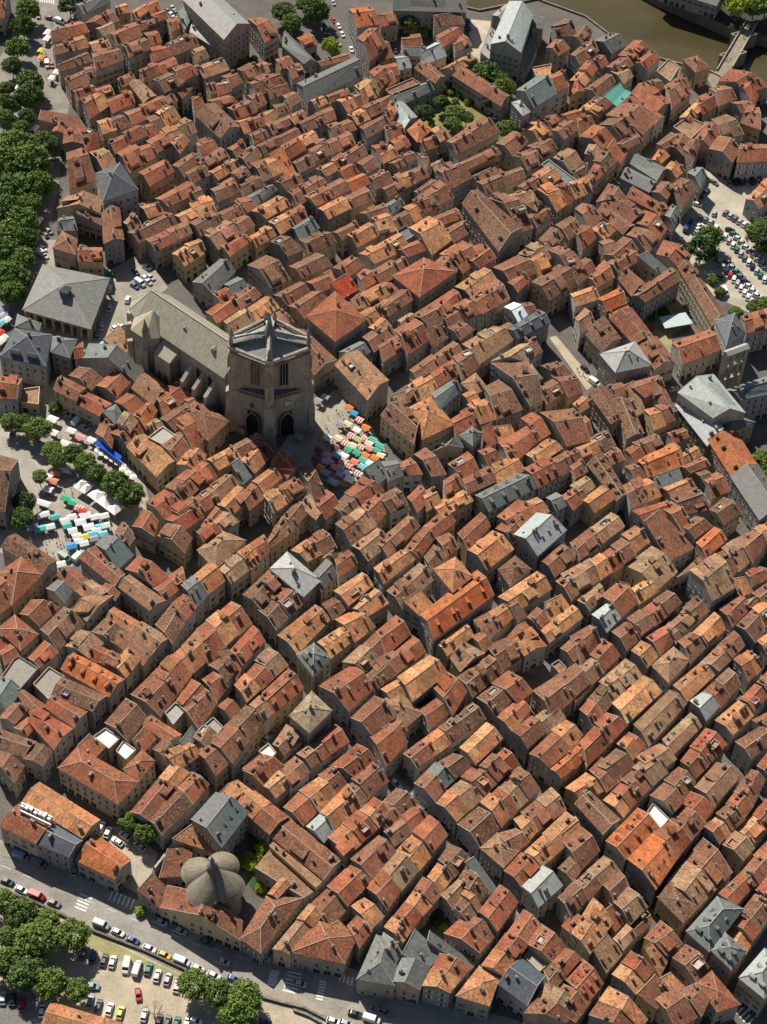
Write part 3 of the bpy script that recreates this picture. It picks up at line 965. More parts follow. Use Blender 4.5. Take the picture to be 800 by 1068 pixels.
70,720 170,670 202,702 110,752 oG tG
110,760 210,700 245,737 150,792 rG bG
200,770 270,735 307,770 220,812 dG
230,820 320,775 357,792 265,862 gG
350,760 430,720 472,770 400,802 bG
520,705 590,675 622,702 560,737 oG
600,710 650,685 697,720 640,752 rG
400,790 530,730 572,780 440,852 bG bG
470,820 620,745 662,790 520,862 rG bG
640,755 710,725 742,765 670,802 OG
530,880 720,780 757,832 570,922 oG bG
80,790 160,760 202,800 110,842 bG
-20,800 30,780 52,830 0,855 dG
-10,850 70,820 102,880 20,922 oG
250,890 360,825 412,862 310,922 oG oG
320,930 455,860 482,912 370,982 oG rG
415,950 480,910 532,950 450,1002 gG
-10,935 180,850 212,882 40,992 dG bG
170,920 220,900 262,942 210,977 bG
180,840 230,830 272,862 220,892 rG
45,980 140,920 202,972 110,1042 tG
590,970 680,925 702,962 630,1002 bG
645,980 740,930 782,980 690,1032 oG
700,890 800,850 822,900 750,922 bG
750,910 810,890 850,960 790,982 oG
450,1000 560,970 602,1012 490,1062 dG
240,990 320,945 352,982 270,1032 oG
110,1020 200,980 252,1002 160,1070 rG
330,1010 370,985 462,1042 400,1070 dG
-30,1020 30,1000 57,1042 10,1070 oG
700,1060 800,1010 850,1060 760,1100 oG
620,650 700,600 732,642 655,692 bG
690,680 740,650 782,692 732,722 bG
740,740 800,710 840,760 770,790 bG
750,610 800,600 830,650 790,680 rG
580,670 620,640 650,680 610,700 rG
500,590 540,580 570,600 540,630 bG
@ 400 0 4
40,-30 345,-30 345,50 40,42 gG h=12
205,60 290,40 337,100 212,112 dG h=9
220,150 290,115 332,142 242,202 rG h=9
290,185 330,145 367,192 300,215 bG h=9
240,290 330,240 395,250 300,302 oG h=8
75,160 150,150 162,190 80,190 rG
80,192 165,190 172,235 80,232 gG h=7
170,205 215,180 262,232 150,277 lG h=7
42,240 85,235 117,280 65,292 lG h=7
185,262 255,320 215,347 130,285 bG
-40,180 0,170 40,235 -20,260 rG
-20,280 45,265 67,310 10,322 rG
-30,345 20,290 52,340 0,372 rG
10,405 190,340 217,372 40,452 gG h=7
10,378 120,330 152,350 30,397 bF
80,425 140,490 80,547 35,462 lG h=8
350,290 525,400 490,442 290,315 bG h=8
405,225 445,120 475,130 442,242 lS h=7
565,275 620,150 642,190 590,292 gS h=7
610,60 672,75 662,120 620,112 gG h=11
455,65 510,20 540,40 500,95 lG h=9
700,110 760,80 810,150 720,152 dG h=10
680,200 720,165 777,202 730,232 rG
620,285 700,270 692,322 640,325 oF h=6
690,320 740,295 772,362 712,387 rG h=12
555,378 655,310 720,390 625,447 gG h=12
535,430 570,420 612,465 580,482 lP h=15
265,592 410,490 482,552 305,645 bG bG h=9
100,545 150,500 202,540 140,592 OP h=9
195,545 220,530 272,570 235,592 oG
145,592 200,570 227,610 170,632 rG
320,680 460,615 490,642 340,712 bG
220,710 300,680 367,742 270,792 bG h=11
190,690 230,670 260,690 215,720 tG h=7
370,742 460,700 502,715 400,762 bS h=6
390,760 570,700 592,740 430,812 dG dG h=8
395,795 575,950 480,1047 330,850 dG3 h=12
440,830 500,810 622,950 570,970 dG
470,600 540,550 602,590 540,652 bG
580,540 620,510 702,560 650,592 oG
540,650 620,620 652,690 600,712 bG
600,610 680,580 722,620 660,662 bG
700,545 770,500 812,540 752,582 bG
740,480 800,460 840,500 780,520 rG
670,500 700,480 740,500 700,540 bG
710,660 770,620 830,680 780,720 tG
660,690 690,670 810,760 790,785 gF
620,732 680,695 742,740 680,782 oG
560,780 630,735 652,780 600,812 bG
510,820 600,790 640,832 540,852 oG
640,800 760,760 802,830 720,892 oG rG
590,852 620,815 652,842 640,882 dP h=11
590,902 680,870 702,902 640,952 bG
760,770 840,740 870,800 800,830 oG
500,860 560,845 612,930 560,962 dG
650,1000 700,950 752,990 702,1042 dG
720,940 780,905 822,960 772,1002 dG
560,1062 640,1010 720,1060 650,1110 tG
0,530 60,510 90,560 20,590 rG
30,590 70,565 112,605 60,642 rG
-20,640 30,610 62,652 0,682 oG
20,680 110,640 142,672 60,702 bG bG
40,742 150,700 187,740 80,792 oG bG
80,860 160,830 212,880 130,922 oG rG
-10,785 60,750 102,782 20,822 bG
140,830 230,770 292,830 190,882 dG bG
130,800 200,750 230,770 150,820 bG
35,912 90,880 122,930 62,962 dG
-10,940 30,905 67,950 10,982 rG
110,952 190,905 282,1000 200,1062 oG h=10
200,912 300,870 327,912 230,942 rG
250,962 330,920 362,970 290,1012 bG
-10,1015 60,975 102,1022 30,1062 oG
50,1042 150,1000 182,1042 100,1072 rG
50,955 90,940 132,980 80,1012 GF
340,1042 400,1020 462,1062 400,1110 rG
230,1060 300,1020 340,1060 280,1100 oG
0,860 50,830 90,850 30,900 gG
0,460 30,430 60,480 20,510 rG
-30,420 20,400 40,430 -10,470 bG
140,640 170,650 200,720 180,740 tG h=6
@ 600 0 4
-20,150 20,110 70,130 30,190 dG
75,170 150,140 212,190 150,222 gG
-20,230 60,165 97,212 20,272 bG
180,232 245,170 302,195 235,262 rG
245,262 310,215 352,242 300,292 rG
130,280 190,240 242,272 180,312 bG
75,250 100,230 137,265 110,287 rG
-20,330 50,255 92,290 40,352 oG rG
150,300 210,290 240,320 200,350 tG
40,372 130,310 167,342 90,402 bG
115,408 188,352 205,375 140,432 QS h=9
150,432 205,378 235,384 172,440 QS h=8.4
340,300 390,250 432,280 395,342 tF
450,250 510,235 562,282 502,302 bP h=9
290,345 400,430 335,472 235,388 rG
370,362 410,335 482,390 402,452 bG
400,340 440,320 480,360 440,390 rG
300,340 340,330 372,370 330,382 dG
240,405 372,490 330,522 195,432 rG
130,482 200,430 330,512 280,562 bG
10,472 80,415 152,440 90,492 oG rG
0,492 40,480 82,520 20,562 rG
100,522 150,490 262,560 200,582 dG
20,572 70,520 167,582 110,622 rG
130,632 160,590 217,630 185,672 rS
170,602 250,560 282,590 220,622 dG
40,642 60,600 112,632 80,672 tG
75,672 110,632 172,672 130,712 dG
40,752 80,685 127,715 80,762 rG
-20,720 50,680 42,730 0,752 dG
-30,800 30,740 70,780 10,830 oG
435,492 500,430 532,462 480,512 oG
500,422 560,395 592,440 530,482 rG
560,372 620,360 672,412 600,442 bG
660,350 695,340 762,402 740,440 OG
600,340 650,290 810,360 720,385 rG
410,532 470,490 542,522 480,582 tF
500,582 540,510 607,545 560,612 rG
570,500 630,480 702,560 610,582 dG
560,622 600,570 692,622 652,677 bG h=10
690,602 830,605 830,670 675,677 rG h=10
650,430 720,420 740,470 690,470 bG
720,460 765,450 772,542 690,512 bG
340,602 400,555 442,590 370,622 bG
320,667 350,625 392,650 350,687 OG
375,702 400,675 457,712 420,742 oG
390,610 420,560 482,585 450,650 bG
450,620 480,585 520,600 490,680 bG h=11
260,645 382,705 340,752 230,682 gG
220,700 337,760 310,802 190,742 gG
470,722 500,700 547,732 520,782 gG
320,802 360,760 412,785 380,830 bG
395,782 440,750 502,795 450,862 bG dG
375,900 400,860 432,890 410,942 gG
240,780 390,870 350,892 215,822 rG
335,862 370,845 397,880 350,902 rP
90,842 140,770 215,832 200,852 bG
150,800 292,890 230,932 110,852 bG
250,932 290,880 382,952 350,1002 rG
130,850 247,940 200,977 90,882 bG
0,872 30,850 112,910 60,962 bG
60,962 110,930 167,962 120,1002 oG
-10,965 30,940 92,990 30,1042 rG
120,1062 200,990 262,1042 190,1100 bG
215,982 250,950 342,1012 300,1052 bG
340,1062 370,1005 480,1070 430,1120 rG
712,832 800,745 850,800 765,872 oG h=8
100,1010 140,1000 180,1040 130,1060 tG
0,340 -20,400 40,380 20,350 rG
"""
COLR = {'o': (.57, .25, .11, .38), 'O': (.54, .155, .055, .12), 'r': (.35, .098, .05, .6), 'R': (.50, .05, .02, .1), 'b': (.25, .095, .06, .8), 'd': (.165, .08, .055, .85),
        't': (.38, .225, .13, .8), 'T': (.34, .29, .20, .5), 'g': (.125, .14, .13, .5), 'G': (.075, .085, .10, .2), 'l': (.30, .32, .30, .5), 'w': (.75, .74, .70, .1), 'c': (.34, .32, .27, .4), 'Q': (.10, .38, .31, 0)}
CNAME = {'o': 'light orange tiled', 'O': 'bright orange tiled', 'r': 'red-brown tiled', 'R': 'vivid red roofed', 'b': 'brown tiled', 'd': 'dark brown tiled', 't': 'tan tiled', 'T': 'pale tan tiled', 'g': 'grey slate', 'G': 'dark slate',
         'l': 'pale grey slate', 'w': 'white roofed', 'c': 'concrete roofed', 'Q': 'turquoise roofed'}
FNAME = {'G': 'gabled', 'X': 'cross-gabled', 'H': 'hipped', 'P': 'pyramid-roofed', 'S': 'lean-to', 'N': 'lean-to', 'F': 'flat'}
LANDMARKS = [(222, 915, 'domed chapel'), (123, 800, 'hipped schoolhouse with white court'), (328, 690, 'slate pyramid roof'), (308, 600, 'skylit slate roof'), (323, 742, 'pale stone pavilion'), (676, 885, 'bright orange roofs'),
             (478, 628, 'long red roof'), (735, 945, 'dormered slate hall'), (545, 1022, 'dark slate boulevard roof'), (565, 920, 'crossroads grey roof'), (562, 556, 'skylit grey roof'), (735, 595, 'tan blue-walled house'), (282, 420, 'church tower'),
             (67, 315, 'market hall'), (360, 297, 'red tarpaulin'), (745, 425, 'convent church'), (560, 700, 'walled bare yard'), (45, 855, 'slate-fronted boulevard block'), (45, 695, 'terrace with white deck'), (643, 98, 'turquoise tarpaulin'),
             (480, 105, 'vegetable garden'), (785, 1000, 'corner slate hall'), (690, 842, 'white terrace'), (775, 280, 'car park'), (735, 745, 'small grey roof'), (360, 460, 'stalls square'), (545, 335, 'dark slate hall'), (445, 290, 'hipped corner house')]
# ------------------------------------------------------------------ the ground
def gpoly(px, z=0.0): return [at(x, y, z) for x, y in px]
SHN = [0]
def sheet(name, px, z, col, mat=GROUND, kind='structure', age=0, world=None):
    SHN[0] += 1; z += SHN[0]*.0004 if z < .05 else 0
    b = MB(); pts = world or [Vector((p.x, p.y, z)) for p in gpoly(px, 0)]
    a = sum(pts[i][0]*pts[(i+1) % len(pts)][1]-pts[(i+1) % len(pts)][0]*pts[i][1] for i in range(len(pts)))
    if a < 0: pts = pts[::-1]
    b.face([(p[0], p[1], z) for p in pts], mat, col, age)
    return tag(b.build(name), kind=kind)
# river: the town's ground ends at the quay, a sheet further down carries the water
QUAY = [(300, -60), (350, -15), (440, -2), (500, 12), (560, 0), (610, 18), (655, 52), (702, 66), (738, 74), (757, 84), (800, 96), (900, 125)]
qg = [at(x, y, 0) for x, y in QUAY]
far = [Vector((2500, qg[-1].y-300, 0)), Vector((2500, -2500, 0)), Vector((-2500, -2500, 0)), Vector((-2500, 2500, 0)), Vector((qg[0].x-40, 2500, 0))]
b = MB(); pts = qg+far
a = sum(pts[i].x*pts[(i+1) % len(pts)].y-pts[(i+1) % len(pts)].x*pts[i].y for i in range(len(pts)))
if a < 0: pts = pts[::-1]
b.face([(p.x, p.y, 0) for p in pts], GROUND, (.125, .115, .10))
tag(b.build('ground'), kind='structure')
FB = [(600, -60), (655, -22), (690, -3), (735, 16), (760, 27), (800, 38), (900, 66)]
fg = [at(x, y, 0) for x, y in FB]
b = MB(); b.face([(-400, 150, -6), (2600, 100, -6), (2600, 2500, -6), (-400, 2500, -6)], WATER); tag(b.build('river_water'), kind='structure')
b = MB(); pts = fg+[Vector((2500, fg[-1].y, 0)), Vector((2500, 2500, 0)), Vector((fg[0].x, 2500, 0))]
b.prism([(p.x, p.y) for p in pts], -6.5, -.5, STONE, (.2, .18, .15), True, 0, GROUND, (.055, .055, .045)); tag(b.build('far_bank'), kind='structure')
b = MB()
for i in range(len(qg)-1):
    p, q = qg[i], qg[i+1]; d = (q-p).normalized(); n = Vector((-d.y, d.x, 0))*.6
    b.prism([p-n*.2, q-n*.2, q+n, p+n], -6.6, .9, STONE, (.25, .22, .18))
tag(b.build('quay_wall'), 'stone quay wall along the near bank of the river', 'wall')
# boulevard
BV_U = [(-60, 870), (0, 892), (16, 897), (56, 916), (100, 937), (140, 952), (200, 976), (272, 1001), (355, 1024), (400, 1041), (470, 1062), (560, 1085)]
BV_L = [(-60, 900), (0, 922), (65, 948.5), (100, 964), (200, 1010), (265, 1026), (325, 1041), (375, 1061), (420, 1078), (500, 1100)]
sheet('boulevard_asphalt', BV_U+BV_L[::-1], .004, (.29, .27, .235))
sheet('boulevard_pavement', [(-60, 855), (0, 876), (60, 900), (140, 938), (190, 958), (280, 987), (360, 1008), (470, 1045), (560, 1070)]+BV_U[::-1], .10, (.30, .28, .24))
sheet('lower_pavement', BV_L[1:]+[(500, 1112), (400, 1085), (330, 1056), (262, 1038), (195, 1018), (95, 970), (0, 927)], .12, (.31, .275, .22))
sheet('car_park_gravel', [(-80, 905), (0, 927), (95, 970), (195, 1018), (262, 1038), (330, 1056), (420, 1092), (450, 1150), (-100, 1150)], .008, (.42, .36, .255))
sheet('car_park_asphalt', [(-60, 1020), (30, 1032), (62, 1062), (70, 1130), (-60, 1130)], .014, (.2, .19, .175))
sheet('grass_verge', [(85, 966), (150, 1000), (196, 1020), (180, 1018), (120, 1000), (90, 985)], .014, (.30, .28, .13), kind='structure')
# a few squares and lanes with paler paving
sheet('church_square_paving', [(318, 430), (350, 405), (372, 420), (402, 470), (405, 492), (372, 510), (330, 500), (290, 470)], .01, (.33, .30, .235))
sheet('market_square_paving', [(20, 420), (60, 395), (150, 500), (160, 540), (60, 600), (-40, 560), (-40, 470)], .01, (.34, .31, .26))
sheet('school_yard', [(100, 862), (132, 862), (165, 890), (150, 935), (130, 925), (115, 880)], .012, (.38, .33, .25))
sheet('hall_square_paving', [(60, 250), (100, 290), (150, 262), (175, 300), (120, 345), (90, 370), (-5, 330), (30, 250)], .01, (.31, .28, .225))
sheet('long_promenade', [(40, -20), (75, -20), (85, 60), (70, 120), (60, 200), (45, 270), (10, 340), (-30, 330), (-20, 100)], .01, (.24, .22, .19))
sheet('riverside_car_park', [(690, 200), (745, 170), (800, 195), (850, 200), (850, 330), (790, 330), (725, 300), (700, 265)], .01, (.40, .36, .28))
sheet('lane_paving', [(573, 352), (580, 350), (622, 400), (612, 407)], .012, (.42, .36, .26))
sheet('quay_paving', [(488, 20), (512, 22), (506, 66), (492, 62)], .012, (.45, .38, .30))
sheet('garden_soil', [(436, 95), (470, 82), (512, 112), (505, 128), (460, 140), (430, 130)], .012, (.20, .19, .07))
sheet('convent_yard', [(660, 310), (700, 305), (725, 335), (700, 350), (705, 385), (695, 375), (672, 335)], .012, (.30, .28, .14))
sheet('chapel_garden', [(258, 868), (282, 880), (268, 935), (258, 920)], .012, (.05, .08, .03))
sheet('street_paving', [(290, 690), (296, 688), (420, 815), (560, 965), (552, 968), (400, 805)], .01, (.22, .2, .18))
sheet('terrace_yard', [(575, 690), (590, 700), (572, 712), (548, 700)], .012, (.17, .16, .15))
# painted markings
def stripe(b, p, q, wd, z=.016, col=(.72, .72, .68)):
    p, q = at(*p), at(*q); d = (q-p).normalized(); n = Vector((-d.y, d.x, 0))*wd/2
    b.face([(v.x, v.y, z) for v in (p-n, q-n, q+n, p+n)], MORTAR, col)
b = MB()
def zebra(p0, p1, v, n, z=.016):
    for i in range(n):
        t = i/(n-1); x = p0[0]+(p1[0]-p0[0])*t; y = p0[1]+(p1[1]-p0[1])*t
        stripe(b, (x-v[0]/2, y-v[1]/2), (x+v[0]/2, y+v[1]/2), .5, z)
zebra((91, 931.5), (84, 948), (12, 5), 6); zebra((116, 934), (138, 943), (-4, 10), 6, .104)
zebra((287, 1013), (283, 1027), (9, 2), 7); zebra((309, 1011), (301, 1038), (15, 3.5), 8); zebra((337, 1024), (333, 1042), (7, 2), 7)
zebra((463, 1049), (473, 1055), (-1, 10), 4); zebra((772, 1054), (782, 1066), (7, -7), 4); zebra((271, 998), (281, 1002), (-1, 6), 4, .104); zebra((355, 1020), (367, 1024), (-2, 8), 4, .104)
for i in range(12):
    x = 2+i*22; y = 903+i*8.9 if i < 9 else 983+(i-9)*6.5
    stripe(b, (x, y), (x+9, y+3.6), .15)
zebra((42, -1), (56, 1), (0, 6), 7)
for i in range(8): stripe(b, (3+i*9, 1034+i*2.5), (1+i*9, 1046+i*2.5), .12, .018)
tag(b.build('painted_road_markings'), kind='structure')

# ------------------------------------------------------------------ town houses
rows = []; org = (0, 0, 1)
for ln in ROOFS.strip().splitlines():
    tk = ln.split()
    if tk[0] == '@': org = (float(tk[1]), float(tk[2]), float(tk[3])); continue
    q = [tuple(float(c) for c in t.split(',')) for t in tk[:4]]
    q = [(org[0]+x/org[2], org[1]+y/org[2]) for x, y in q]
    rest = tk[4:]; hh = None
    if rest[-1].startswith('h='): hh = float(rest.pop()[2:])
    h = hh or (9.0+random.uniform(-.4, .4))
    A, B, C_, D_ = [at(x, y, h) for x, y in q]
    ws = []
    for c in rest:
        dg = [ch for ch in c[2:] if ch.isdigit()]; ws.append(float(dg[0]) if dg else 1.0)
    tot = sum(ws); acc = 0
    for k, (c, wt) in enumerate(zip(rest, ws)):
        t0 = acc/tot; acc += wt; t1 = acc/tot
        L = (B-A).length; g = .02/L
        t0_ = t0+(g if k else 0); t1_ = t1-(g if k < len(rest)-1 else 0)
        p = [A.lerp(B, t0_), A.lerp(B, t1_), D_.lerp(C_, t1_), D_.lerp(C_, t0_)]
        ex = .0 if q[0][1] > 534 else .012
        for u_, v_ in ((0, 3), (1, 2)):
            dv = (p[u_]-p[v_])*ex; p[u_] = p[u_]+dv; p[v_] = p[v_]-dv
        rows.append(dict(p=p, h=h+(0 if (len(rest) == 1 or hh) else random.uniform(-1.1, 1.1)), c=c[0], f=c[1], fl=c[2:], end=(k == 0, k == len(rest)-1), z=random.random()))
def area_px(r):
    s = [pj(Vector((v.x, v.y, r['h']))) for v in r['p']]
    cx = sum(v[0] for v in s)/4; cy = sum(v[1] for v in s)/4
    s = [(min(max(v[0], 0), 800), min(max(v[1], 0), 1068)) for v in s]
    return abs(sum(s[i][0]*s[(i+1) % 4][1]-s[(i+1) % 4][0]*s[i][1] for i in range(4)))/2, cx, cy
for r in rows:
    r['a'], r['cx'], r['cy'] = area_px(r)
rows = [r for r in rows if r['a'] > 4]
order = sorted(range(len(rows)), key=lambda i: -rows[i]['a'])
ind = set(order[:300])
print('houses', len(rows), 'smallest individual', rows[order[min(299, len(order)-1)]]['a'])
# spatial hash for facade exposure
cell = {}
for i, r in enumerate(rows):
    xs = [v.x for v in r['p']]; ys = [v.y for v in r['p']]
    for gx in range(int(min(xs)//8), int(max(xs)//8)+1):
        for gy in range(int(min(ys)//8), int(max(ys)//8)+1): cell.setdefault((gx, gy), []).append(i)
def inside(x, y, skip):
    for i in cell.get((int(x//8), int(y//8)), ()):
        if i == skip: continue
        p = rows[i]['p']; s = 0; ok = True
        for k in range(4):
            a, b_ = p[k], p[(k+1) % 4]; c = (b_.x-a.x)*(y-a.y)-(b_.y-a.y)*(x-a.x)
            if s == 0: s = 1 if c > 0 else -1
            elif c*s < 0: ok = False; break
        if ok: return rows[i]['h']
    return 0
WALLS = [(.34, .30, .24), (.29, .265, .225), (.32, .31, .29), (.24, .23, .21), (.40, .32, .20), (.42, .30, .16), (.27, .26, .25), (.35, .26, .20), (.21, .20, .19), (.38, .35, .30), (.30, .29, .27)]
SHUT = [(.30, .33, .36), (.16, .09, .05), (.55, .55, .52), (.10, .17, .13), (.26, .30, .40), (.35, .30, .24)]
# window meshes shared by every house (x along the wall, y out of it)
def window_mesh(sh, tall=1.45, w=.95):
    b = MB(); b.box((0, .02), (1, 0), w, .04, -tall/2, tall/2, GLASS, (.02, .02, .02))
    for s in (-1, 1): b.box((s*(w/2+.04), .035), (1, 0), .09, .09, -tall/2-.06, tall/2+.06, PAINT, (.6, .57, .5))
    b.box((0, .035), (1, 0), w, .09, tall/2, tall/2+.1, PAINT, (.5, .46, .38)); b.box((0, .06), (1, 0), w+.2, .16, -tall/2-.12, -tall/2, STONE, (.45, .42, .35))
    b.box((0, .045), (1, 0), .06, .03, -tall/2, tall/2, PAINT, (.6, .58, .54))
    if sh:
        for s in (-1, 1): b.box((s*(w/2+.34), .03), (1, 0), .46, .05, -tall/2, tall/2, PAINT, sh)
    return b
WINB = [window_mesh(s) for s in SHUT]+[window_mesh(None), window_mesh(None, 2.3, 2.0)]
WINM = [x.mesh('window') for x in WINB]
def put(b, src, loc, rz):
    c, s = math.cos(rz), math.sin(rz); i = len(b.v)
    b.v += [(loc[0]+v[0]*c-v[1]*s, loc[1]+v[0]*s+v[1]*c, loc[2]+v[2]) for v in src.v]
    b.f += [tuple(k+i for k in f) for f in src.f]; b.m += src.m; b.uv += src.uv; b.t += src.t
def chimney(b, wd, ln, ht, col, pots=True):
    b.box((0, 0), (1, 0), ln, wd, -1.2, ht, BRICK, col); b.box((0, 0), (1, 0), ln+.14, wd+.14, ht-.22, ht-.06, MORTAR, (.35, .32, .27))
    if not pots: return
    pot(b, ln, ht)
def pot(b, ln, ht):
    n = 2 if ln > .8 else 1
    for k in range(n):
        b.lathe(((k-(n-1)/2)*.42, 0), [(.13, 0), (.11, .38)], 6, BRICK, (.32, .13, .07), ht)
CHB = []; CHP = []; CHN = []
for wd, ln, ht, col in ((.5, .7, 1.1, (.34, .29, .22)), (.5, 1.0, 1.2, (.28, .15, .10)), (.45, .55, .9, (.42, .38, .31)), (.6, 1.4, 1.4, (.30, .24, .18))):
    b = MB(); chimney(b, wd, ln, ht, col); CHB.append(b)
    b = MB(); chimney(b, wd, ln, ht, col, False); CHN.append(b.mesh('chimney')); b = MB(); pot(b, ln, ht); CHP.append(b.mesh('chimney_pot'))
CHM = CHN
def skylight_mb():
    b = MB(); b.box((0, 0), (1, 0), .85, 1.1, -.1, .09, METAL, (.12, .12, .13)); b.box((0, 0), (1, 0), .68, .92, .09, .115, GLASS, (.1, .12, .15)); return b
SKB = skylight_mb(); SKM = SKB.mesh('skylight')
def lerp2(p, s, t):
    a = p[0].lerp(p[1], s); d = p[3].lerp(p[2], s); return a.lerp(d, t)
def house(i, r):
    """returns [(part name, MB or (shared index kind), placement)]"""
    rnd = random.Random(i*13+5)
    p = [Vector((v.x, v.y, 0)) for v in r['p']]; f = r['f']; h = r['h']; c = r['c']
    if f == 'X': p = [p[1], p[2], p[3], p[0]]; f = 'G'; ends = (True, True)
    else: ends = r['end']
    if f == 'N': p = [p[3], p[2], p[1], p[0]]; f = 'S'   # now low side is p[2],p[3]
    wid = ((p[0]-p[3]).length+(p[1]-p[2]).length)/2; L = ((p[0]-p[1]).length+(p[3]-p[2]).length)/2
    col = COLR[c]; age = col[3]; j = rnd.uniform(.84, 1.16); hue = rnd.uniform(-.07, .07)
    tint = (col[0]*j, col[1]*j*(1+hue), col[2]*j*(1+hue*1.3)); age = min(1, max(0, age+rnd.uniform(-.3, .3)))
    slate = c in 'gGl'; rm = SLATE if slate else (TILE if c not in 'wcQ' else (CLOTH if c == 'Q' else MORTAR))
    wc = WALLS[rnd.randrange(len(WALLS))]; wj = rnd.uniform(1.0, 1.35); wc = tuple(x*wj for x in wc)
    pitch = .42+rnd.uniform(-.09, .08)
    if slate: pitch = .62 if f in 'HP' else .5
    W = MB(); Rf = MB(); out = []
    cen = (p[0]+p[1]+p[2]+p[3])/4
    rnd_ = r['z']
    rise = 0
    mid0 = p[0].lerp(p[3], .5+rnd.uniform(-.05, .05)); mid1 = p[1].lerp(p[2], .5+rnd.uniform(-.05, .05))
    Z = Vector((0, 0, 1)); ov = .3; oe0 = .12 if ends[0] else 0; oe1 = .12 if ends[1] else 0
    ax = (p[1]-p[0]).normalized(); ax2 = (p[2]-p[3]).normalized()
    def wallface(a, b_, z1a, z1b):
        n = Vector((b_.y-a.y, a.x-b_.x, 0)); o = ((a+b_)/2-cen)
        pts = [(a.x, a.y, 0), (b_.x, b_.y, 0), (b_.x, b_.y, z1b), (a.x, a.y, z1a)]
        if n.dot(o) < 0: pts = pts[::-1]
        W.face(pts, PLASTER, wc)
    mk = rnd.uniform(.5, 1.05); mt = tuple(x*mk for x in ((.42, .33, .24) if not slate else (.36, .36, .33)))
    def surf(s, t): return None
    zt = h
    if f in 'G':
        rise = pitch*wid/2; d0 = (p[0]-mid0).normalized()*ov; d3 = (p[3]-mid0).normalized()*ov; d1 = (p[1]-mid1).normalized()*ov; d2 = (p[2]-mid1).normalized()*ov
        dz = pitch*ov; rz0 = h+rise; 
        R0 = mid0-ax*oe0+Z*rz0; R1 = mid1+ax*oe1+Z*rz0
        e0 = p[0]+d0-ax*oe0+Z*(h-dz); e1 = p[1]+d1+ax*oe1+Z*(h-dz); e2 = p[2]+d2+ax2*oe1+Z*(h-dz); e3 = p[3]+d3-ax2*oe0+Z*(h-dz)
        up = Z*.2
        for e_a, e_b, sd_ in ((e0+up, e1+up, 0), (e3+up, e2+up, .5)):
            cuts = [0, 1]
            if c in 'orbdt' and L > 5: cuts = sorted([0, 1]+[rnd.uniform(.18, .82) for _ in range(rnd.choice((0, 1, 1, 2) if L < 14 else (1, 2, 2, 3)))])
            for ci_ in range(len(cuts)-1):
                s0, s1 = cuts[ci_], cuts[ci_+1]
                if s1-s0 < .07: s1 = s0+.07
                v_ = rnd.uniform(.74, 1.24) if len(cuts) > 2 else 1; w_ = rnd.uniform(.84, 1.16)
                tn = (min(.75, tint[0]*v_), tint[1]*v_*w_, tint[2]*v_*w_); lift = Z*(rnd.uniform(-.05, .07) if len(cuts) > 2 else 0)
                Rf.slope(e_a.lerp(e_b, s0)+lift, e_a.lerp(e_b, s1)+lift, (R0+up).lerp(R1+up, s1)+lift, (R0+up).lerp(R1+up, s0)+lift, rm, tn, min(1, max(0, age+rnd.uniform(-.35, .3))), rnd=rnd_+sd_+ci_*.13)
        Rf.bar(R0+up+Z*.03, R1+up+Z*.03, .2, .12, MORTAR, mt)
        for (a, b_), e in (((e0, R0), ends[0]), ((e3, R0), ends[0]), ((e1, R1), ends[1]), ((e2, R1), ends[1])):
            if e or rnd.random() < .35: Rf.bar(a+up+Z*.04, b_+up+Z*.04, .16, .08, MORTAR, mt)
        wallface(p[0], p[1], h, h); wallface(p[3], p[2], h, h)
        for a, b_, m_ in ((p[0], p[3], mid0), (p[1], p[2], mid1)):
            n = Vector((b_.y-a.y, a.x-b_.x, 0)); o = (m_-cen)
            pts = [(a.x, a.y, 0), (b_.x, b_.y, 0), (b_.x, b_.y, h), (m_.x, m_.y, h+rise), (a.x, a.y, h)]
            if n.dot(o) < 0: pts = pts[::-1]
            W.face(pts, PLASTER, wc)
        def zat(s, t): return h+.2+rise*(1-abs(t-.5)*2)
    elif f in 'HP':
        k = .5 if f == 'P' else min(.5, .55*wid/L)
        if f == 'P' or L < wid: k = .5; rise = pitch*min(wid, L)/2*1.05
        else: rise = pitch*wid/2
        ov2 = .3
        q = [v+(v-cen).normalized()*ov2*1.4+Z*(h-.1) for v in p]
        m0 = p[0].lerp(p[3], .5); m1 = p[1].lerp(p[2], .5)
        R0 = m0.lerp(m1, k)+Z*(h+rise); R1 = m0.lerp(m1, 1-k)+Z*(h+rise); up = Z*.2
        Rf.slope(q[0]+up, q[1]+up, R1+up, R0+up, rm, tint, age, rnd=rnd_); Rf.slope(q[3]+up, q[2]+up, R1+up, R0+up, rm, tint, age, rnd=rnd_+.5)
        Rf.slope(q[0]+up, q[3]+up, R0+up, R0+up, rm, tint, age, rnd=rnd_+.2); Rf.slope(q[1]+up, q[2]+up, R1+up, R1+up, rm, tint, age, rnd=rnd_+.7)
        for a, b_ in ((q[0], R0), (q[3], R0), (q[1], R1), (q[2], R1), (R0, R1)): Rf.bar(a+up+Z*.03, b_+up+Z*.03, .2, .12, MORTAR, mt)
        for a, b_ in ((0, 1), (1, 2), (2, 3), (3, 0)): wallface(p[a], p[b_], h, h)
        def zat(s, t): return h+.2+rise*min(1, (1-abs(t-.5)*2), min(s, 1-s)/max(k, .05))
    elif f == 'S':
        rise = (pitch*.75)*wid; dn = (p[3]-p[0]).normalized()*ov
        up = Z*.2; hh = h+rise*.5; hl = h-rise*.5
        e0 = p[3]+dn-ax*oe0+Z*(hl-.1); e1 = p[2]+dn+ax*oe1+Z*(hl-.1); R1 = p[1]+ax*oe1+Z*hh; R0 = p[0]-ax*oe0+Z*hh
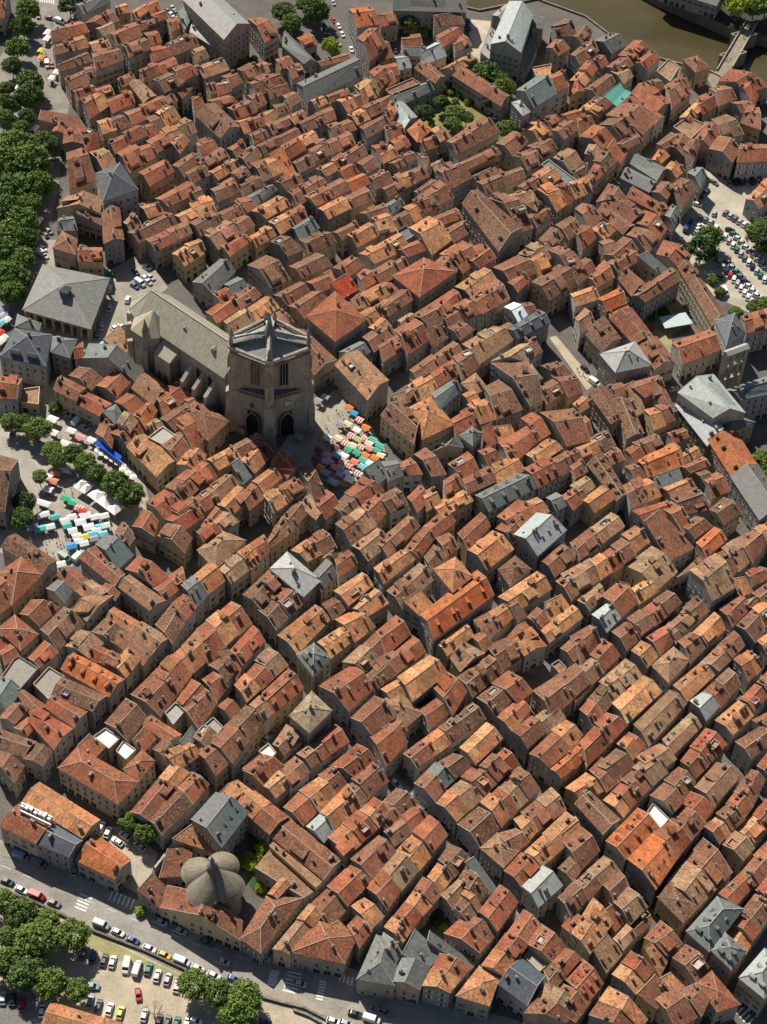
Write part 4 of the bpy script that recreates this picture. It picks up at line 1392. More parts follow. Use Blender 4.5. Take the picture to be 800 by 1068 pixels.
        Rf.slope(e0+up, e1+up, R1+up, R0+up, rm, tint, age, rnd=rnd_)
        Rf.bar(R0+up+Z*.04, R1+up+Z*.04, .24, .14, MORTAR, mt)
        wallface(p[0], p[1], hh, hh); wallface(p[3], p[2], hl, hl); wallface(p[0], p[3], hh, hl); wallface(p[1], p[2], hh, hl)
        def zat(s, t): return h+.2+rise*(.5-t)
    else:
        for a, b_ in ((0, 1), (1, 2), (2, 3), (3, 0)): wallface(p[a], p[b_], h, h)
        Rf.prism([(v.x, v.y) for v in [cen+(v-cen)*.985 for v in p]], h-.3, h-.02, rm, tint, True, age)
        for k in range(4):
            a, b_ = p[k], p[(k+1) % 4]; Rf.bar(a+Z*(h+.25), b_+Z*(h+.25), .28, .6, PLASTER, tuple(x*1.1 for x in wc))
        def zat(s, t): return h
    out.append(('wall', W, None)); out.append(('roof', Rf, None))
    # chimneys
    ar = wid*L
    nch = 0 if ar < 28 else (1 if ar < 75 else (2 if ar < 150 else 3)); nch = max(0, nch+rnd.choice((-1, 0, 0, 1, 1, 2)) if ar > 20 else 0)
    if f == 'F' or c == 'Q': nch = 0
    rz = math.atan2(ax.y, ax.x)
    for k in range(nch):
        s = rnd.choice((.1, .9, rnd.uniform(.2, .8))); t = rnd.choice((.5, .35, .65, .22, .78)) if f == 'G' else rnd.uniform(.3, .7)
        if f in 'HP': s = rnd.uniform(.3, .7)
        q = lerp2(p, s, t); zz = zat(s, t); ci = rnd.randrange(4)
        out.append(('chimney', ('c', ci), (q.x, q.y, zz+.1, rz+rnd.choice((0, math.pi/2)))))
    # roof windows
    nsk = (4 if 'k' in r['fl'] else (1 if rnd.random() < .28 and ar > 30 and f in 'GHS' else 0))
    for k in range(nsk):
        s = rnd.uniform(.2, .8) if nsk == 1 else (k+.7)/(nsk+.4); t = rnd.choice((.25, .75))
        q = lerp2(p, s, t); sl_ = (rise/(wid/2)) if f in 'GH' else pitch*.75
        out.append(('skylight', ('s', 0), (q.x, q.y, zat(s, t)+.05, rz)))
    # dormers on the far/near slopes
    if 'd' in r['fl']:
        nd_ = 3 if L < 16 else 4
        for side in (.2, .8):
            for k in range(nd_):
                s = (k+.5)/nd_; q = lerp2(p, s, side); b = MB()
                inw = (lerp2(p, s, .5)-q).normalized(); zt0 = zat(s, side)
                depth = (lerp2(p, s, .5)-q).length*.75
                b.box(q.xy+inw.xy*depth/2, inw, depth, .95, zt0-.8, zt0+.8, PLASTER, wc)
                a1 = q-inw*.15; a2 = q+inw*depth; sd = Vector((-inw.y, inw.x, 0))*.6
                Zr = Z*(zt0+1.15); Ze = Z*(zt0+.8)
                b.slope(a1-sd+Ze, a2-sd+Ze, a2+Zr, a1+Zr, rm, tint, age, .08, rnd_); b.slope(a1+sd+Ze, a2+sd+Ze, a2+Zr, a1+Zr, rm, tint, age, .08, rnd_)
                b.box(q.xy-inw.xy*.03, inw, .05, .6, zt0+.05, zt0+.7, GLASS, (.02, .02, .02))
                out.append(('dormer', b, None))
    # later additions: raised lean-tos, roof terraces, stair heads
    if f == 'G' and c in 'orbdt' and wid > 5 and L > 5.5:
        for _ in range(1 if ar < 110 else 2):
            rr = rnd.random()
            if rr < .30:      # raised piece of roof breaking one slope
                s = rnd.uniform(.2, .8); side = rnd.choice((.24, .76)); q = lerp2(p, s, side); b = MB(); a_ = ax*rnd.uniform(1.2, 2.4); n_ = (lerp2(p, s, side)-lerp2(p, s, .5)).normalized()
                z0_ = zat(s, side); d_ = wid*.24; q0 = [q-a_-n_*d_, q+a_-n_*d_, q+a_+n_*d_*.8, q-a_+n_*d_*.8]
                zt_ = zat(s, .5)+.12; zl = z0_+.35+rnd.uniform(0, .5)
                b.prism([v.xy for v in q0], z0_-1.5, zl-.12, PLASTER, wc, False)
                tn = tuple(x*rnd.uniform(.8, 1.2) for x in tint); b.slope(q0[3]+n_*.25-ax*.2+Z*zl, q0[2]+n_*.25+ax*.2+Z*zl, q0[1]+ax*.2+Z*max(zl+.15, zt_), q0[0]-ax*.2+Z*max(zl+.15, zt_), rm, tn, age, .14, rnd_+.3)
                out.append(('raised_roof', b, None))
            elif rr < .40:    # little roof terrace
                s = rnd.uniform(.25, .75); side = rnd.choice((.3, .7)); q = lerp2(p, s, side); b = MB(); a_ = ax*rnd.uniform(1., 1.7); n_ = Vector((-ax.y, ax.x, 0))*rnd.uniform(.9, 1.3)
                z0_ = zat(s, .5)-.1; q0 = [q-a_-n_, q+a_-n_, q+a_+n_, q-a_+n_]; tc_ = rnd.choice(((.5, .46, .38), (.35, .33, .3), (.45, .2, .12)))
                b.prism([v.xy for v in q0], z0_-2.2, z0_-.5, PLASTER, wc, True, 0, MORTAR, tc_)
                for k in range(4): b.bar(q0[k]+Z*(z0_-.25), q0[(k+1) % 4]+Z*(z0_-.25), .22, .5, PLASTER, wc)
                out.append(('terrace', b, None))
            elif rr < .50:    # stair head or water tank house
                s = rnd.uniform(.2, .8); q = lerp2(p, s, rnd.choice((.4, .6))); b = MB(); zz = zat(s, .5)+rnd.uniform(.5, 1.1)
                b.box(q.xy, ax, 1.9, 1.6, zz-2, zz, PLASTER, wc); n_ = Vector((-ax.y, ax.x, 0)); b.slope(q-ax*1.1-n_*1+Z*zz, q+ax*1.1-n_*1+Z*zz, q+ax*1.1+n_*1+Z*(zz+.45), q-ax*1.1+n_*1+Z*(zz+.45), rm, tint, age, .12, rnd_)
                out.append(('stair_head', b, None))
    # windows on the open facades that look towards the valley of the streets
    sh = rnd.randrange(7); floors = max(1, int((h-.6)/2.9)); cnt = 0
    walls = [(p[0], p[1]), (p[1], p[2]), (p[2], p[3]), (p[3], p[0])]
    for a, b_ in walls:
        n = Vector((b_.y-a.y, a.x-b_.x, 0)).normalized()
        if n.dot((a+b_)/2-cen) < 0: n = -n
        d = b_-a; Lw = d.length
        tocam = (Vector((CAM.x, CAM.y, 0))-(a+b_)/2).normalized()
        if n.dot(tocam) < .1 or Lw < 2.4: continue
        nc = max(1, int(Lw/2.7)); rzw = math.atan2(n.y, n.x)-math.pi/2
        for cix in range(nc):
            s = (cix+.5)/nc; q = a+d*s; pr = q+n*1.0; blk = inside(pr.x, pr.y, i)
            for fl_ in range(floors):
                z = 1.6+fl_*2.9
                if blk > z-.8 or z+.9 > h-(rise*.5 if f == 'S' else 0): continue
                if rnd.random() < .12: continue
                if fl_ == 0 and rnd.random() < .55:
                    out.append(('door', ('w', 7), (q.x, q.y, 1.2, rzw))); cnt += 1; continue
                if blk == 0 and fl_ == 0 and cnt > 10: continue
                out.append(('window', ('w', sh), (q.x+n.x*.003, q.y+n.y*.003, z+.1, rzw))); cnt += 1
    return out, cen
def relword(dx, dy):
    a = math.degrees(math.atan2(-dy, dx)) % 360
    return ['right', 'upper right', 'top', 'upper left', 'left', 'lower left', 'bottom', 'lower right'][int(((a+22.5) % 360)//45)]
keys = {}
for i in ind:
    r = rows[i]
    k = min(range(len(LANDMARKS)), key=lambda j: (LANDMARKS[j][0]-r['cx'])**2+(LANDMARKS[j][1]-r['cy'])**2)
    lx, ly, nm = LANDMARKS[k]; dx, dy = r['cx']-lx, r['cy']-ly
    r['dist'] = math.hypot(dx, dy)
    desc = CNAME[r['c']]+' '+FNAME[r['f']]+' house'
    if r['dist'] < 9: r['lab'] = None; r['lk'] = (k, 'itself', desc)
    else: r['lk'] = (k, relword(dx, dy), desc)
    keys.setdefault(r['lk'], []).append(i)
DIRP = {'right': 'right of', 'upper right': 'up and right from', 'top': 'directly above', 'upper left': 'up and left from', 'left': 'left of', 'lower left': 'down and left from', 'bottom': 'directly below', 'lower right': 'down and right from'}
for (k, w_, desc), L_ in keys.items():
    L_.sort(key=lambda i: rows[i]['dist']); nm = LANDMARKS[k][2]
    for n_, i in enumerate(L_):
        if w_ == 'itself': lab = desc+', the one known by its '+nm if 'roof' in nm else desc+' standing at the '+nm
        elif len(L_) == 1: lab = '%s standing %s the %s' % (desc, DIRP[w_], nm)
        else: lab = '%s, %s such %s the %s' % (desc, ORD[n_+1], DIRP[w_], nm)
        if w_ == 'itself' and n_: lab += ', '+ORD[n_+1]
        rows[i]['lab'] = lab
mass = MB()
for i, r in enumerate(rows):
    parts, cen = house(i, r)
    if i in ind:
        o = empty('town_house', (cen.x, cen.y, 0), r['lab'], 'house', 'tiled houses of the old town')
        og = (cen.x, cen.y, 0)
        for nm, b, pl in parts:
            if pl is None: b.build(nm, o, og)
            else:
                me = {'c': CHM, 's': [SKM], 'w': WINM}[b[0]][b[1]]
                ob = link(nm, me, o, (pl[0]-cen.x, pl[1]-cen.y, pl[2]), pl[3])
                if b[0] == 'c': link('chimney_pot', CHP[b[1]], ob)
    else:
        for nm, b, pl in parts:
            if pl is None: mass.add(b)
            else: put(mass, {'c': CHB, 's': [SKB], 'w': WINB}[b[0]][b[1]], pl[:3], pl[3])
tag(mass.build('distant_house_rows'), kind='stuff')
# ------------------------------------------------------------------ single buildings
def bld(name, label, cat, org, lines, parent=None):
    rs = []
    for ln in lines:
        tk = ln.split(); hh = 9.0
        if tk[-1].startswith('h='): hh = float(tk.pop()[2:])
        q = [tuple(float(c) for c in t.split(',')) for t in tk[:4]]
        P = [at(org[0]+x/org[2], org[1]+y/org[2], hh) for x, y in q]
        c = tk[4]; rs.append(dict(p=P, h=hh, c=c[0], f=c[1], fl=c[2:], end=(True, True), z=random.random()))
    cs = [sum((v for v in r['p']), Vector())/4 for r in rs]; cen = sum(cs, Vector())/len(cs)
    o = parent or empty(name, (cen.x, cen.y, 0), label, cat)
    if parent: cen = parent.location
    og = (cen.x, cen.y, 0)
    for k, r in enumerate(rs):
        parts, _ = house(-100-k-int(cs[k].x), r)
        for nm, b, pl in parts:
            if pl is None: b.build(nm, o, og)
            else: link(nm, {'c': CHM, 's': [SKM], 'w': WINM}[b[0]][b[1]], o, (pl[0]-cen.x, pl[1]-cen.y, pl[2]), pl[3])
    return o
def hexv(c, r, n, a0): return [Vector((c[0]+r*math.cos(a0+2*math.pi*i/n), c[1]+r*math.sin(a0+2*math.pi*i/n), 0)) for i in range(n)]
def arch_panel(b, c, nrm, w_, z0, z1, col=(.03, .03, .03), m=GLASS, frame=(.3, .26, .2)):
    """a pointed opening on the wall: flat panel coloured dark for recess shade, with a moulded stone frame"""
    n = Vector((nrm[0], nrm[1], 0)).normalized(); t = Vector((-n.y, n.x, 0)); pts = []
    zs = z1-w_*.8
    prof = [(-w_/2, z0), (w_/2, z0), (w_/2, zs), (w_*.36, zs+w_*.45), (0, z1), (-w_*.36, zs+w_*.45), (-w_/2, zs)]
    P = [Vector((c[0], c[1], 0))+t*x+n*.02+Vector((0, 0, z)) for x, z in prof]
    b.face(P, m, col)  # flat face proud of the wall; recess shade is put into its colour
    for i in range(1, 7):
        j = (i+1) % 7; b.bar(P[i]+n*.12, P[j]+n*.12, .3, .3, STONE, frame)
bld('boulevard_block', 'broad boulevard block, orange tiles behind and a dark slate front beside tall windows', 'building', (0, 801, 4),
    ['165,62 415,218 345,292 95,140 oG h=10.5', '95,142 230,232 150,314 0,240 rG h=10', '232,230 350,298 287,370 150,314 GG h=9.6'])
o = bpy.context.scene.objects.get('boulevard_block')
b = MB(); c = at(37, 844, 11)
for k in range(7):
    q = at(24+k*4.6, 840+k*2.2, 12.6); b.box((q.x, q.y), (.88, -.47), 1.1, 1.3+.3*(k % 2), 11, 12.9+.3*(k % 3), METAL, (.5, .5, .48))
q0, q1 = at(22, 842, 12.6), at(54, 857, 12.6); b.bar(q0+Vector((0, 1.3, 0)), q1+Vector((0, 1.3, 0)), .35, 1.2, METAL, (.7, .7, .68)); b.bar(q0-Vector((0, 1.3, 0)), q1-Vector((0, 1.3, 0)), .35, 1.2, METAL, (.7, .7, .68))
b.build('rooftop_plant', o, tuple(o.location))
bld('schoolhouse', 'large red-walled schoolhouse under a hipped tile roof round a white-roofed court', 'building', (0, 801, 4),
    ['244,2 490,150 578,58 325,-85 rH h=10', '325,-85 374,-135 440,-95 388,-42 rS h=9.5', '578,58 644,-28 592,-72 515,5 rH h=9.6', '390,-128 440,-163 503,-123 455,-78 wF h=8', '485,-68 515,-110 567,-73 525,-33 wF h=8'])
bld('town_hall', 'grey town mansion with steep dark slate mansard, dormers and brick chimneys by the market hall', 'building', (0, 267, 4),
    ['0,420 65,305 215,330 190,460 GHd h=11', '215,335 320,350 290,425 215,400 gH h=10.5', '75,245 170,282 160,312 65,295 gP h=9'])
bld('slate_mansion', 'tall tan mansion under a big blue-black slate hip at the head of the lane', 'building', (0, 0, 4), ['400,725 500,680 575,790 430,840 GH h=14'])
bld('priory_church', 'grey stone church with a long pale slate roof at the top edge', 'church', (200, 0, 4), ['90,-40 240,100 135,165 -35,0 lG h=17', '4,100 132,190 130,213 -14,124 lS h=9', '-60,60 -20,20 0,60 -30,110 lS h=12'])
bld('convent_church', 'convent church with pale lead-grey roofs beside the bell wall', 'church', (660, 340, 5.714),
    ['270,395 480,548 670,520 480,290 lG h=15', '372,382 535,630 450,695 258,452 lS h=11', '545,385 940,255 960,370 640,440 gG h=13', '490,560 625,535 725,575 565,640 gP h=10'])
bld('riverside_church', 'tall riverside church with white gable front and pale slate roof', 'church', (490, 0, 7.27), ['160,335 300,10 478,110 385,400 lG h=15'])
bld('long_orange_shed', 'orange tiled building cut by the bottom edge of the car park', 'building', (0, 801, 4), ['215,980 560,1085 520,1180 170,1090 oG h=6'])
bld('far_bank_building', 'grey riverside building on the far bank above the weir wall', 'building', (600, 0, 4), ['385,-90 620,-20 590,25 350,-50 gG h=7'])
# market hall with arcades and a vent on its hipped roof
hq = [at(46, 277.5, 7), at(112, 291, 7), at(93, 341, 7), at(26, 322, 7)]
hc = sum(hq, Vector())/4; H = empty('market_hall', (hc.x, hc.y, 0), 'stone market hall with arcades under a broad grey slate pyramid roof', 'market hall')
og = (hc.x, hc.y, 0); hp = [Vector((v.x, v.y, 0)) for v in hq]; hcc = Vector((hc.x, hc.y, 0))
b = MB(); zr = 12.6
q = [hcc+(v-hcc)*1.07+Vector((0, 0, 6.9)) for v in hp]; ap = hcc+Vector((0, 0, zr))
for i in range(4):
    b.slope(q[i], q[(i+1) % 4], ap, ap, SLATE, (.17, .175, .16), .9, .25, i*.3); b.bar(q[i]+Vector((0, 0, .05)), ap, .3, .15, MORTAR, (.32, .31, .28))
b.build('roof', H, og)
b = MB(); w_ = MB()
for i in range(4):
    a, c = hp[i], hp[(i+1) % 4]; n = Vector((c.y-a.y, a.x-c.x, 0)).normalized()
    if n.dot((a+c)/2-hcc) < 0: n = -n
    na = 7 if i in (0, 2) else 8; d = (c-a)/na
    b.prism([a, c, c-n*.8, a-n*.8], 5.2, 7, STONE, (.42, .36, .26))
    for k in range(na+1):
        p_ = a+d*k-n*.4; b.box(p_.xy, d, .9, .8, 0, 5.2, STONE, (.42, .36, .26))
    for k in range(na):   # spandrels make the arches round
        p_ = a+d*k-n*.4; L = d.length
        for s in (0, 1):
            base = p_+d*s; u = d.normalized()*(1 if s == 0 else -1)
            for j in range(4):
                t0 = j/4; x = (L/2-.45)*(1-math.cos(t0*math.pi/2))
                z = 3.4+1.8*math.sin(t0*math.pi/2)
                b.box((base+u*(.45+x/2)).xy, u, max(.05, x), .7, z, 5.2, STONE, (.42, .36, .26)) if x > .06 else None
    w_.prism([a-n*4.5, c-n*4.5, c-n*4.8, a-n*4.8], 0, 6.5, PLASTER, (.30, .26, .2))
b.build('arcade', H, og); w_.build('inner_wall', H, og)
b = MB(); vc = at(68, 303, 12.5); vq = hexv(vc, 2.3, 4, .5); b.prism(vq, 10.5, 13.2, SLATE, (.11, .115, .11)); qq = hexv(vc, 2.9, 4, .5)
for i in range(4): b.slope(qq[i]+Vector((0, 0, 13.2)), qq[(i+1) % 4]+Vector((0, 0, 13.2)), Vector((vc.x, vc.y, 15)), Vector((vc.x, vc.y, 15)), SLATE, (.14, .145, .14), .5, .12)
b.build('roof_vent', H, og)
# collegiate church: nave, choir, chapels and the huge porch tower
ST = (.45, .41, .325); STD = (.36, .325, .26); RFC = (.31, .285, .215)
P0 = Vector((-89.5, 74, 0)); P1 = Vector((-56.5, 47.6, 0)); axn = (P1-P0).normalized(); prp = Vector((axn.y, -axn.x, 0))   # prp points to lower left
if prp.y > 0: prp = -prp
CH = empty('collegiate_church', (-75, 60, 0), 'great stone collegiate church, long pale roof and rounded choir', 'church'); og = (-75, 60, 0); Z = Vector((0, 0, 1))
HW = 8.1; EH = 22.5; RH = 30.5
n0, n1, n2, n3 = P0+prp*HW, P1+axn*3+prp*HW, P1+axn*3-prp*HW, P0-prp*HW
b = MB(); b.prism([n0, n1, n2, n3], 0, EH, STONE, ST, False)
apse = [P0+(-prp*math.cos(t)-axn*math.sin(t))*HW for t in [math.pi*k/5 for k in range(6)]]
b.prism(apse, 0, EH, STONE, ST, False); b.build('wall', CH, og)
b = MB(); o1 = prp*.7; R0 = P0+Z*RH; R1 = P1+axn*3+Z*RH
b.slope(n0+o1+Z*(EH-.2), n1+o1+Z*(EH-.2), R1, R0, SLATE, RFC, .6, .4); b.slope(n3-o1+Z*(EH-.2), n2-o1+Z*(EH-.2), R1, R0, SLATE, RFC, .6, .4, .4)
ea = [P0+(v-P0)*1.08+Z*(EH-.2) for v in apse]
for k in range(5): b.slope(ea[k], ea[k+1], R0, R0, SLATE, tuple(c*random.uniform(.93, 1.07) for c in RFC), .6, .4, k*.21); b.bar(ea[k], R0, .3, .2, MORTAR, (.38, .35, .28))
b.bar(R0, R1, .4, .3, MORTAR, (.42, .39, .32)); b.build('roof', CH, og)
for px_, py_ in ((195, 343), (224, 365)):
    c = at(px_, py_, 26.5); b = MB(); b.box(c.xy, prp, 2.4, 1.5, 24.5, 27.3, STONE, (.42, .4, .34)); b.slope(c-axn*.9-prp*1.3+Z*.8, c-axn*.9+prp*1.3+Z*.8, c+prp*1.3+Z*1.5, c-prp*1.3+Z*1.5, SLATE, RFC, .4, .1); b.slope(c+axn*.9-prp*1.3+Z*.8, c+axn*.9+prp*1.3+Z*.8, c+prp*1.3+Z*1.5, c-prp*1.3+Z*1.5, SLATE, RFC, .4, .1); b.build('dormer', CH, og)
LN = (P1-P0).length
for t in (.0, .68, .82, .96):
    for sgn in ((1, -1) if t > .1 else (-1,)):
        base = P0.lerp(P1, t)+prp*HW*sgn; d = prp*sgn; b = MB(); wd = axn*.75; out = 6.0
        lo = [base-wd, base+wd, base+wd+d*out, base-wd+d*out]
        for i in range(4):
            p_, q_ = lo[i], lo[(i+1) % 4]; zi = [18, 18, 13.5, 13.5]; f_ = [p_, q_, q_+Z*zi[(i+1) % 4], p_+Z*zi[i]]
            nn = (f_[1]-f_[0]).cross(f_[3]-f_[0])
            if nn.dot((p_+q_)/2-sum(lo, Vector())/4) < 0: f_ = f_[::-1]
            b.face(f_, STONE, ST)
        b.face([lo[0]+Z*18, lo[1]+Z*18, lo[2]+Z*13.5, lo[3]+Z*13.5], STONE, (.42, .38, .3)); b.build('buttress', CH, og)
for k in (0, 1, 2, 3, 4):
    v = apse[k+1] if k < 4 else apse[0]; d = (v-P0).normalized(); sd = Vector((-d.y, d.x, 0))*.8
    if k in (2, 3) or k < 2: b = MB(); b.prism([v-sd, v+sd, v+sd+d*2.8, v-sd+d*2.8], 0, 16, STONE, ST); b.build('buttress', CH, og)
for t in (.75, .89):
    c = P0.lerp(P1, t)+prp*HW; b = MB(); arch_panel(b, c+prp*.02, prp, 2.2, 8, 18); b.build('window', CH, og)
# low aisle joining the buttresses, and the chapels
b = MB(); a0 = P0.lerp(P1, .5)+prp*HW; a1 = P1+prp*HW; b.prism([a0, a1, a1+prp*2.2, a0+prp*2.2], 0, 8, STONE, STD); b.build('low_aisle', CH, og)
def pxpoly(org, pts, z): return [Vector((v.x, v.y, 0)) for v in (at(org[0]+x/org[2], org[1]+y/org[2], z) for x, y in pts)]
cp = [P0+prp*n_+axn*d_ for n_, d_ in ((8.5, -.5), (3.5, .5), (3.5, 12.5), (9.5, 13), (13.2, 10), (13.4, 3))]
b = MB(); b.prism(cp, 0, 22, STONE, ST, False); cc_ = sum(cp, Vector())/6; tp = P0+prp*5.5+axn*6.5+Z*28.3
for i in range(6): b.slope(cc_+(cp[i]-cc_)*1.08+Z*21.9, cc_+(cp[(i+1) % 6]-cc_)*1.08+Z*21.9, tp, tp, SLATE, tuple(c*random.uniform(1.0, 1.25) for c in RFC), .6, .3, i*.3)
b.build('octagonal_chapel', CH, og)
b = MB(); tc = P0+prp*12.6+axn*9.5; b.lathe(tc, [(1.4, 0), (1.4, 25), (1.6, 25.2), (.9, 27), (.1, 30.5)], 8, STONE, STD); b.build('stair_turret', CH, og)
for v in (cp[5], cp[4]):
    d = (v-cc_).normalized(); sd = Vector((-d.y, d.x, 0))*.7; b = MB(); b.prism([v-sd, v+sd, v+sd+d*2, v-sd+d*2], 0, 17, STONE, ST); b.build('buttress', CH, og)
tq = [P0+prp*n_+axn*d_ for n_, d_ in ((7, 13.5), (7, 22.5), (13.2, 22), (13.2, 14))]; b = MB(); b.prism(tq, 0, 17, STONE, ST, False)
b.slope(tq[3]+Z*17.2, tq[2]+Z*17.2, tq[1]+Z*21.4, tq[0]+Z*21.4, SLATE, (.36, .32, .25), .5, .3); 
dd = (tq[1]-tq[0]).normalized(); b.face([tq[1], tq[2], tq[2]+Z*17.1, tq[1]+Z*21.2], STONE, ST); nn_ = Vector((tq[2].y-tq[3].y, tq[3].x-tq[2].x, 0)).normalized()
if nn_.dot((tq[2]+tq[3])/2-sum(tq, Vector())/4) < 0: nn_ = -nn_
for s in (.3, .7): arch_panel(b, tq[3].lerp(tq[2], s), nn_, 1.2, 6, 10)
b.build('side_chapel', CH, og)
# tower
TC = Vector((-43.2, 38.6, 0)); dF = math.radians(-86); dirs = {'F': dF, 'R': math.radians(5), 'B': math.radians(94), 'L': math.radians(184)}
rad = {'F': 9.6, 'R': 14, 'B': 11.5, 'L': 14}; pw = {'F': 1.5, 'R': 2.6, 'B': 2.2, 'L': 2.6}
def ring(grow, keys_='FRBL'):
    pts = []
    for k in keys_:
        d = Vector((math.cos(dirs[k]), math.sin(dirs[k]), 0)); s = Vector((-d.y, d.x, 0))
        c = TC+d*(rad[k]+grow); pts += [c-s*(pw[k]+grow*.3), c+s*(pw[k]+grow*.3)]
    return pts
def recess(pts, dep):
    out = []; K_ = 'FRBL'
    for k in range(4):
        a, c = pts[2*k+1], pts[(2*k+2) % 8]; d0 = Vector((math.cos(dirs[K_[k]]), math.sin(dirs[K_[k]]), 0)); d1 = Vector((math.cos(dirs[K_[(k+1) % 4]]), math.sin(dirs[K_[(k+1) % 4]]), 0))
        out += [pts[2*k], a, a-d0*dep*1.6, c-d1*dep*1.6]
    return out
TW = empty('church_tower', (TC.x, TC.y, 0), 'massive buttressed porch tower of the church above the stalls square', 'tower'); og = (TC.x, TC.y, 0)
b = MB()
low = ring(.9)
def face_mid(pts, k): a, c = pts[2*k+1], pts[(2*k+2) % 8]; return a, c
# lower stage built as piers and walls over open arches
for k, key in enumerate('FRBL'):
    d = Vector((math.cos(dirs[key]), math.sin(dirs[key]), 0)); s = Vector((-d.y, d.x, 0)); c = TC+d*(rad[key]+.9); q = pw[key]+.3
    b.prism([c-s*q, c+s*q, c+s*q-d*7, c-s*q-d*7], 0, 19.5, STONE, ST)
b.prism(recess(low, 2.6), 12.5, 20.5, STONE, ST)
b.build('lower_stage', TW, og)
b = MB(); b.prism([TC+(v-TC)*.55 for v in low], 0, 12.5, STONE, ST); b.prism([TC+(v-TC)*.8 for v in recess(low, 2.6)], 11, 12.5, STONE, ST); b.build('porch_vault', TW, og)
up = ring(0)
# belfry stage: piers proud of recessed walls
b = MB()
rec = []
for k in range(4):
    a, c = recess(up, 3.4)[4*k+2:4*k+4]; n = Vector((c.y-a.y, a.x-c.x, 0)).normalized()
    if n.dot((a+c)/2-TC) < 0: n = -n
    rec.append((a, c, n))
b.prism(recess(up, 3.4), 20.5, 41, STONE, ST, False)
for key in 'FRL':
    d = Vector((math.cos(dirs[key]), math.sin(dirs[key]), 0)); s_ = Vector((-d.y, d.x, 0)); c = TC+d*rad[key]
    for z0_, z1_, ex, wd in ((0, 9, 2.2, .8), (9, 20, 1.6, .5), (20, 30, .5, .1)):
        q_ = pw[key]+wd; b.prism([c-s_*q_, c+s_*q_, c+s_*q_+d*ex, c-s_*q_+d*ex], z0_, z1_, STONE, ST)
        b.slope(c-s_*q_+d*ex+Z*z1_, c+s_*q_+d*ex+Z*z1_, c+s_*q_+Z*(z1_+1.2), c-s_*q_+Z*(z1_+1.2), STONE, (.42, .39, .31), 0, .15)
b.build('belfry_stage', TW, og)
b = MB()
for i in range(8): b.bar(up[i]+Z*41.4, up[(i+1) % 8]+Z*41.4, .9, 1.1, STONE, (.50, .47, .40))
for i in range(8): b.bar(up[i]+Z*38.8, up[(i+1) % 8]+Z*38.8, .5, .4, STONE, STD)
b.build('parapet', TW, og)
for k in (0, 3):
    a, c, n = rec[k]; mid = (a+c)/2; b = MB()
    arch_panel(b, mid+n*.05, n, 3.0, 24, 37, (.025, .025, .025)); t_ = (c-a).normalized()
    for s in (-.5, .5): b.bar(mid+t_*s+n*.1+Z*24, mid+t_*s+n*.1+Z*34, .2, .2, STONE, ST)
    b.build('belfry_window', TW, og)
    b = MB(); la, lc = recess(low, 2.6)[4*k+2:4*k+4]; lm = (la+lc)/2
    b.slope(la+n*.6+Z*20.7, lc+n*.6+Z*20.7, lc-n*1.8+Z*22.4, la-n*1.8+Z*22.4, SLATE, (.11, .11, .12), .2, .5); 
    for j in range(9): p_ = la.lerp(lc, (j+.5)/9)+n*.5; b.box(p_.xy, t_, .22, .22, 20.6, 21.7, STONE, (.4, .36, .29))
    b.bar(la+n*.5+Z*21.8, lc+n*.5+Z*21.8, .3, .25, STONE, (.44, .4, .32)); b.build('gallery', TW, og)
    b = MB(); arch_panel(b, lm+n*.06, n, min(5.0, (lc-la).length*.7), 0, 11.5, (.02, .02, .02), GLASS, ST); b.build('portal_arch', TW, og)  # dark panel inside the frame, the porch's shade painted as its colour
    if k == 0:
        b = MB(); cc2 = lm+n*.12; tt = Vector((-n.y, n.x, 0)); cq = [cc2+tt*1.25*math.cos(x)+Z*(16.3+1.25*math.sin(x)) for x in [2*math.pi*i/16 for i in range(16)]]
        b.face(cq, PAINT, (.75, .74, .7)); b.bar(cc2+n*.05+Z*16.3, cc2+n*.05+Z*17.2, .12, .08, PAINT, (.03, .03, .03)); b.bar(cc2+n*.05+Z*16.3, cc2+n*.05+tt*.6+Z*16.1, .12, .08, PAINT, (.03, .03, .03))
        for i in range(16): b.bar(cq[i], cq[(i+1) % 16], .2, .2, STONE, STD)
        b.build('clock_face', TW, og)
    else:
        b = MB(); arch_panel(b, lm+n*.06, n, 1.2, 14, 16.5); b.build('window', TW, og)
b = MB(); ap = TC+Z*50
for i in range(8):
    a_, c_ = up[i]+Z*41, up[(i+1) % 8]+Z*41; midr = TC+((a_+c_)/2-TC)*.42+Z*0; midr.z = 43.3
    b.slope(a_-Z*1.2, c_-Z*1.2, TC+Z*44.5, TC+Z*44.5, SLATE, (.22, .235, .205), .3, .2, i*.2)
for key in 'FRBL':
    d = Vector((math.cos(dirs[key]), math.sin(dirs[key]), 0)); s_ = Vector((-d.y, d.x, 0))*pw[key]*.8; c = TC+d*rad[key]; e_ = TC+d*1.6
    for sg in (1, -1): b.slope(c+s_*sg+Z*42.0, e_+s_*sg*.6+Z*45.8, e_+Z*46.9, c+Z*43.1, STONE, (.50, .475, .40), 0, .3)
    b.bar(c+Z*43.1, e_+Z*47, .35, .35, STONE, (.55, .52, .45))
b.lathe(TC, [(2.6, 43.5), (2.2, 46), (.9, 50), (.15, 55)], 6, SLATE, (.17, .18, .19)); b.build('spire_roof', TW, og)
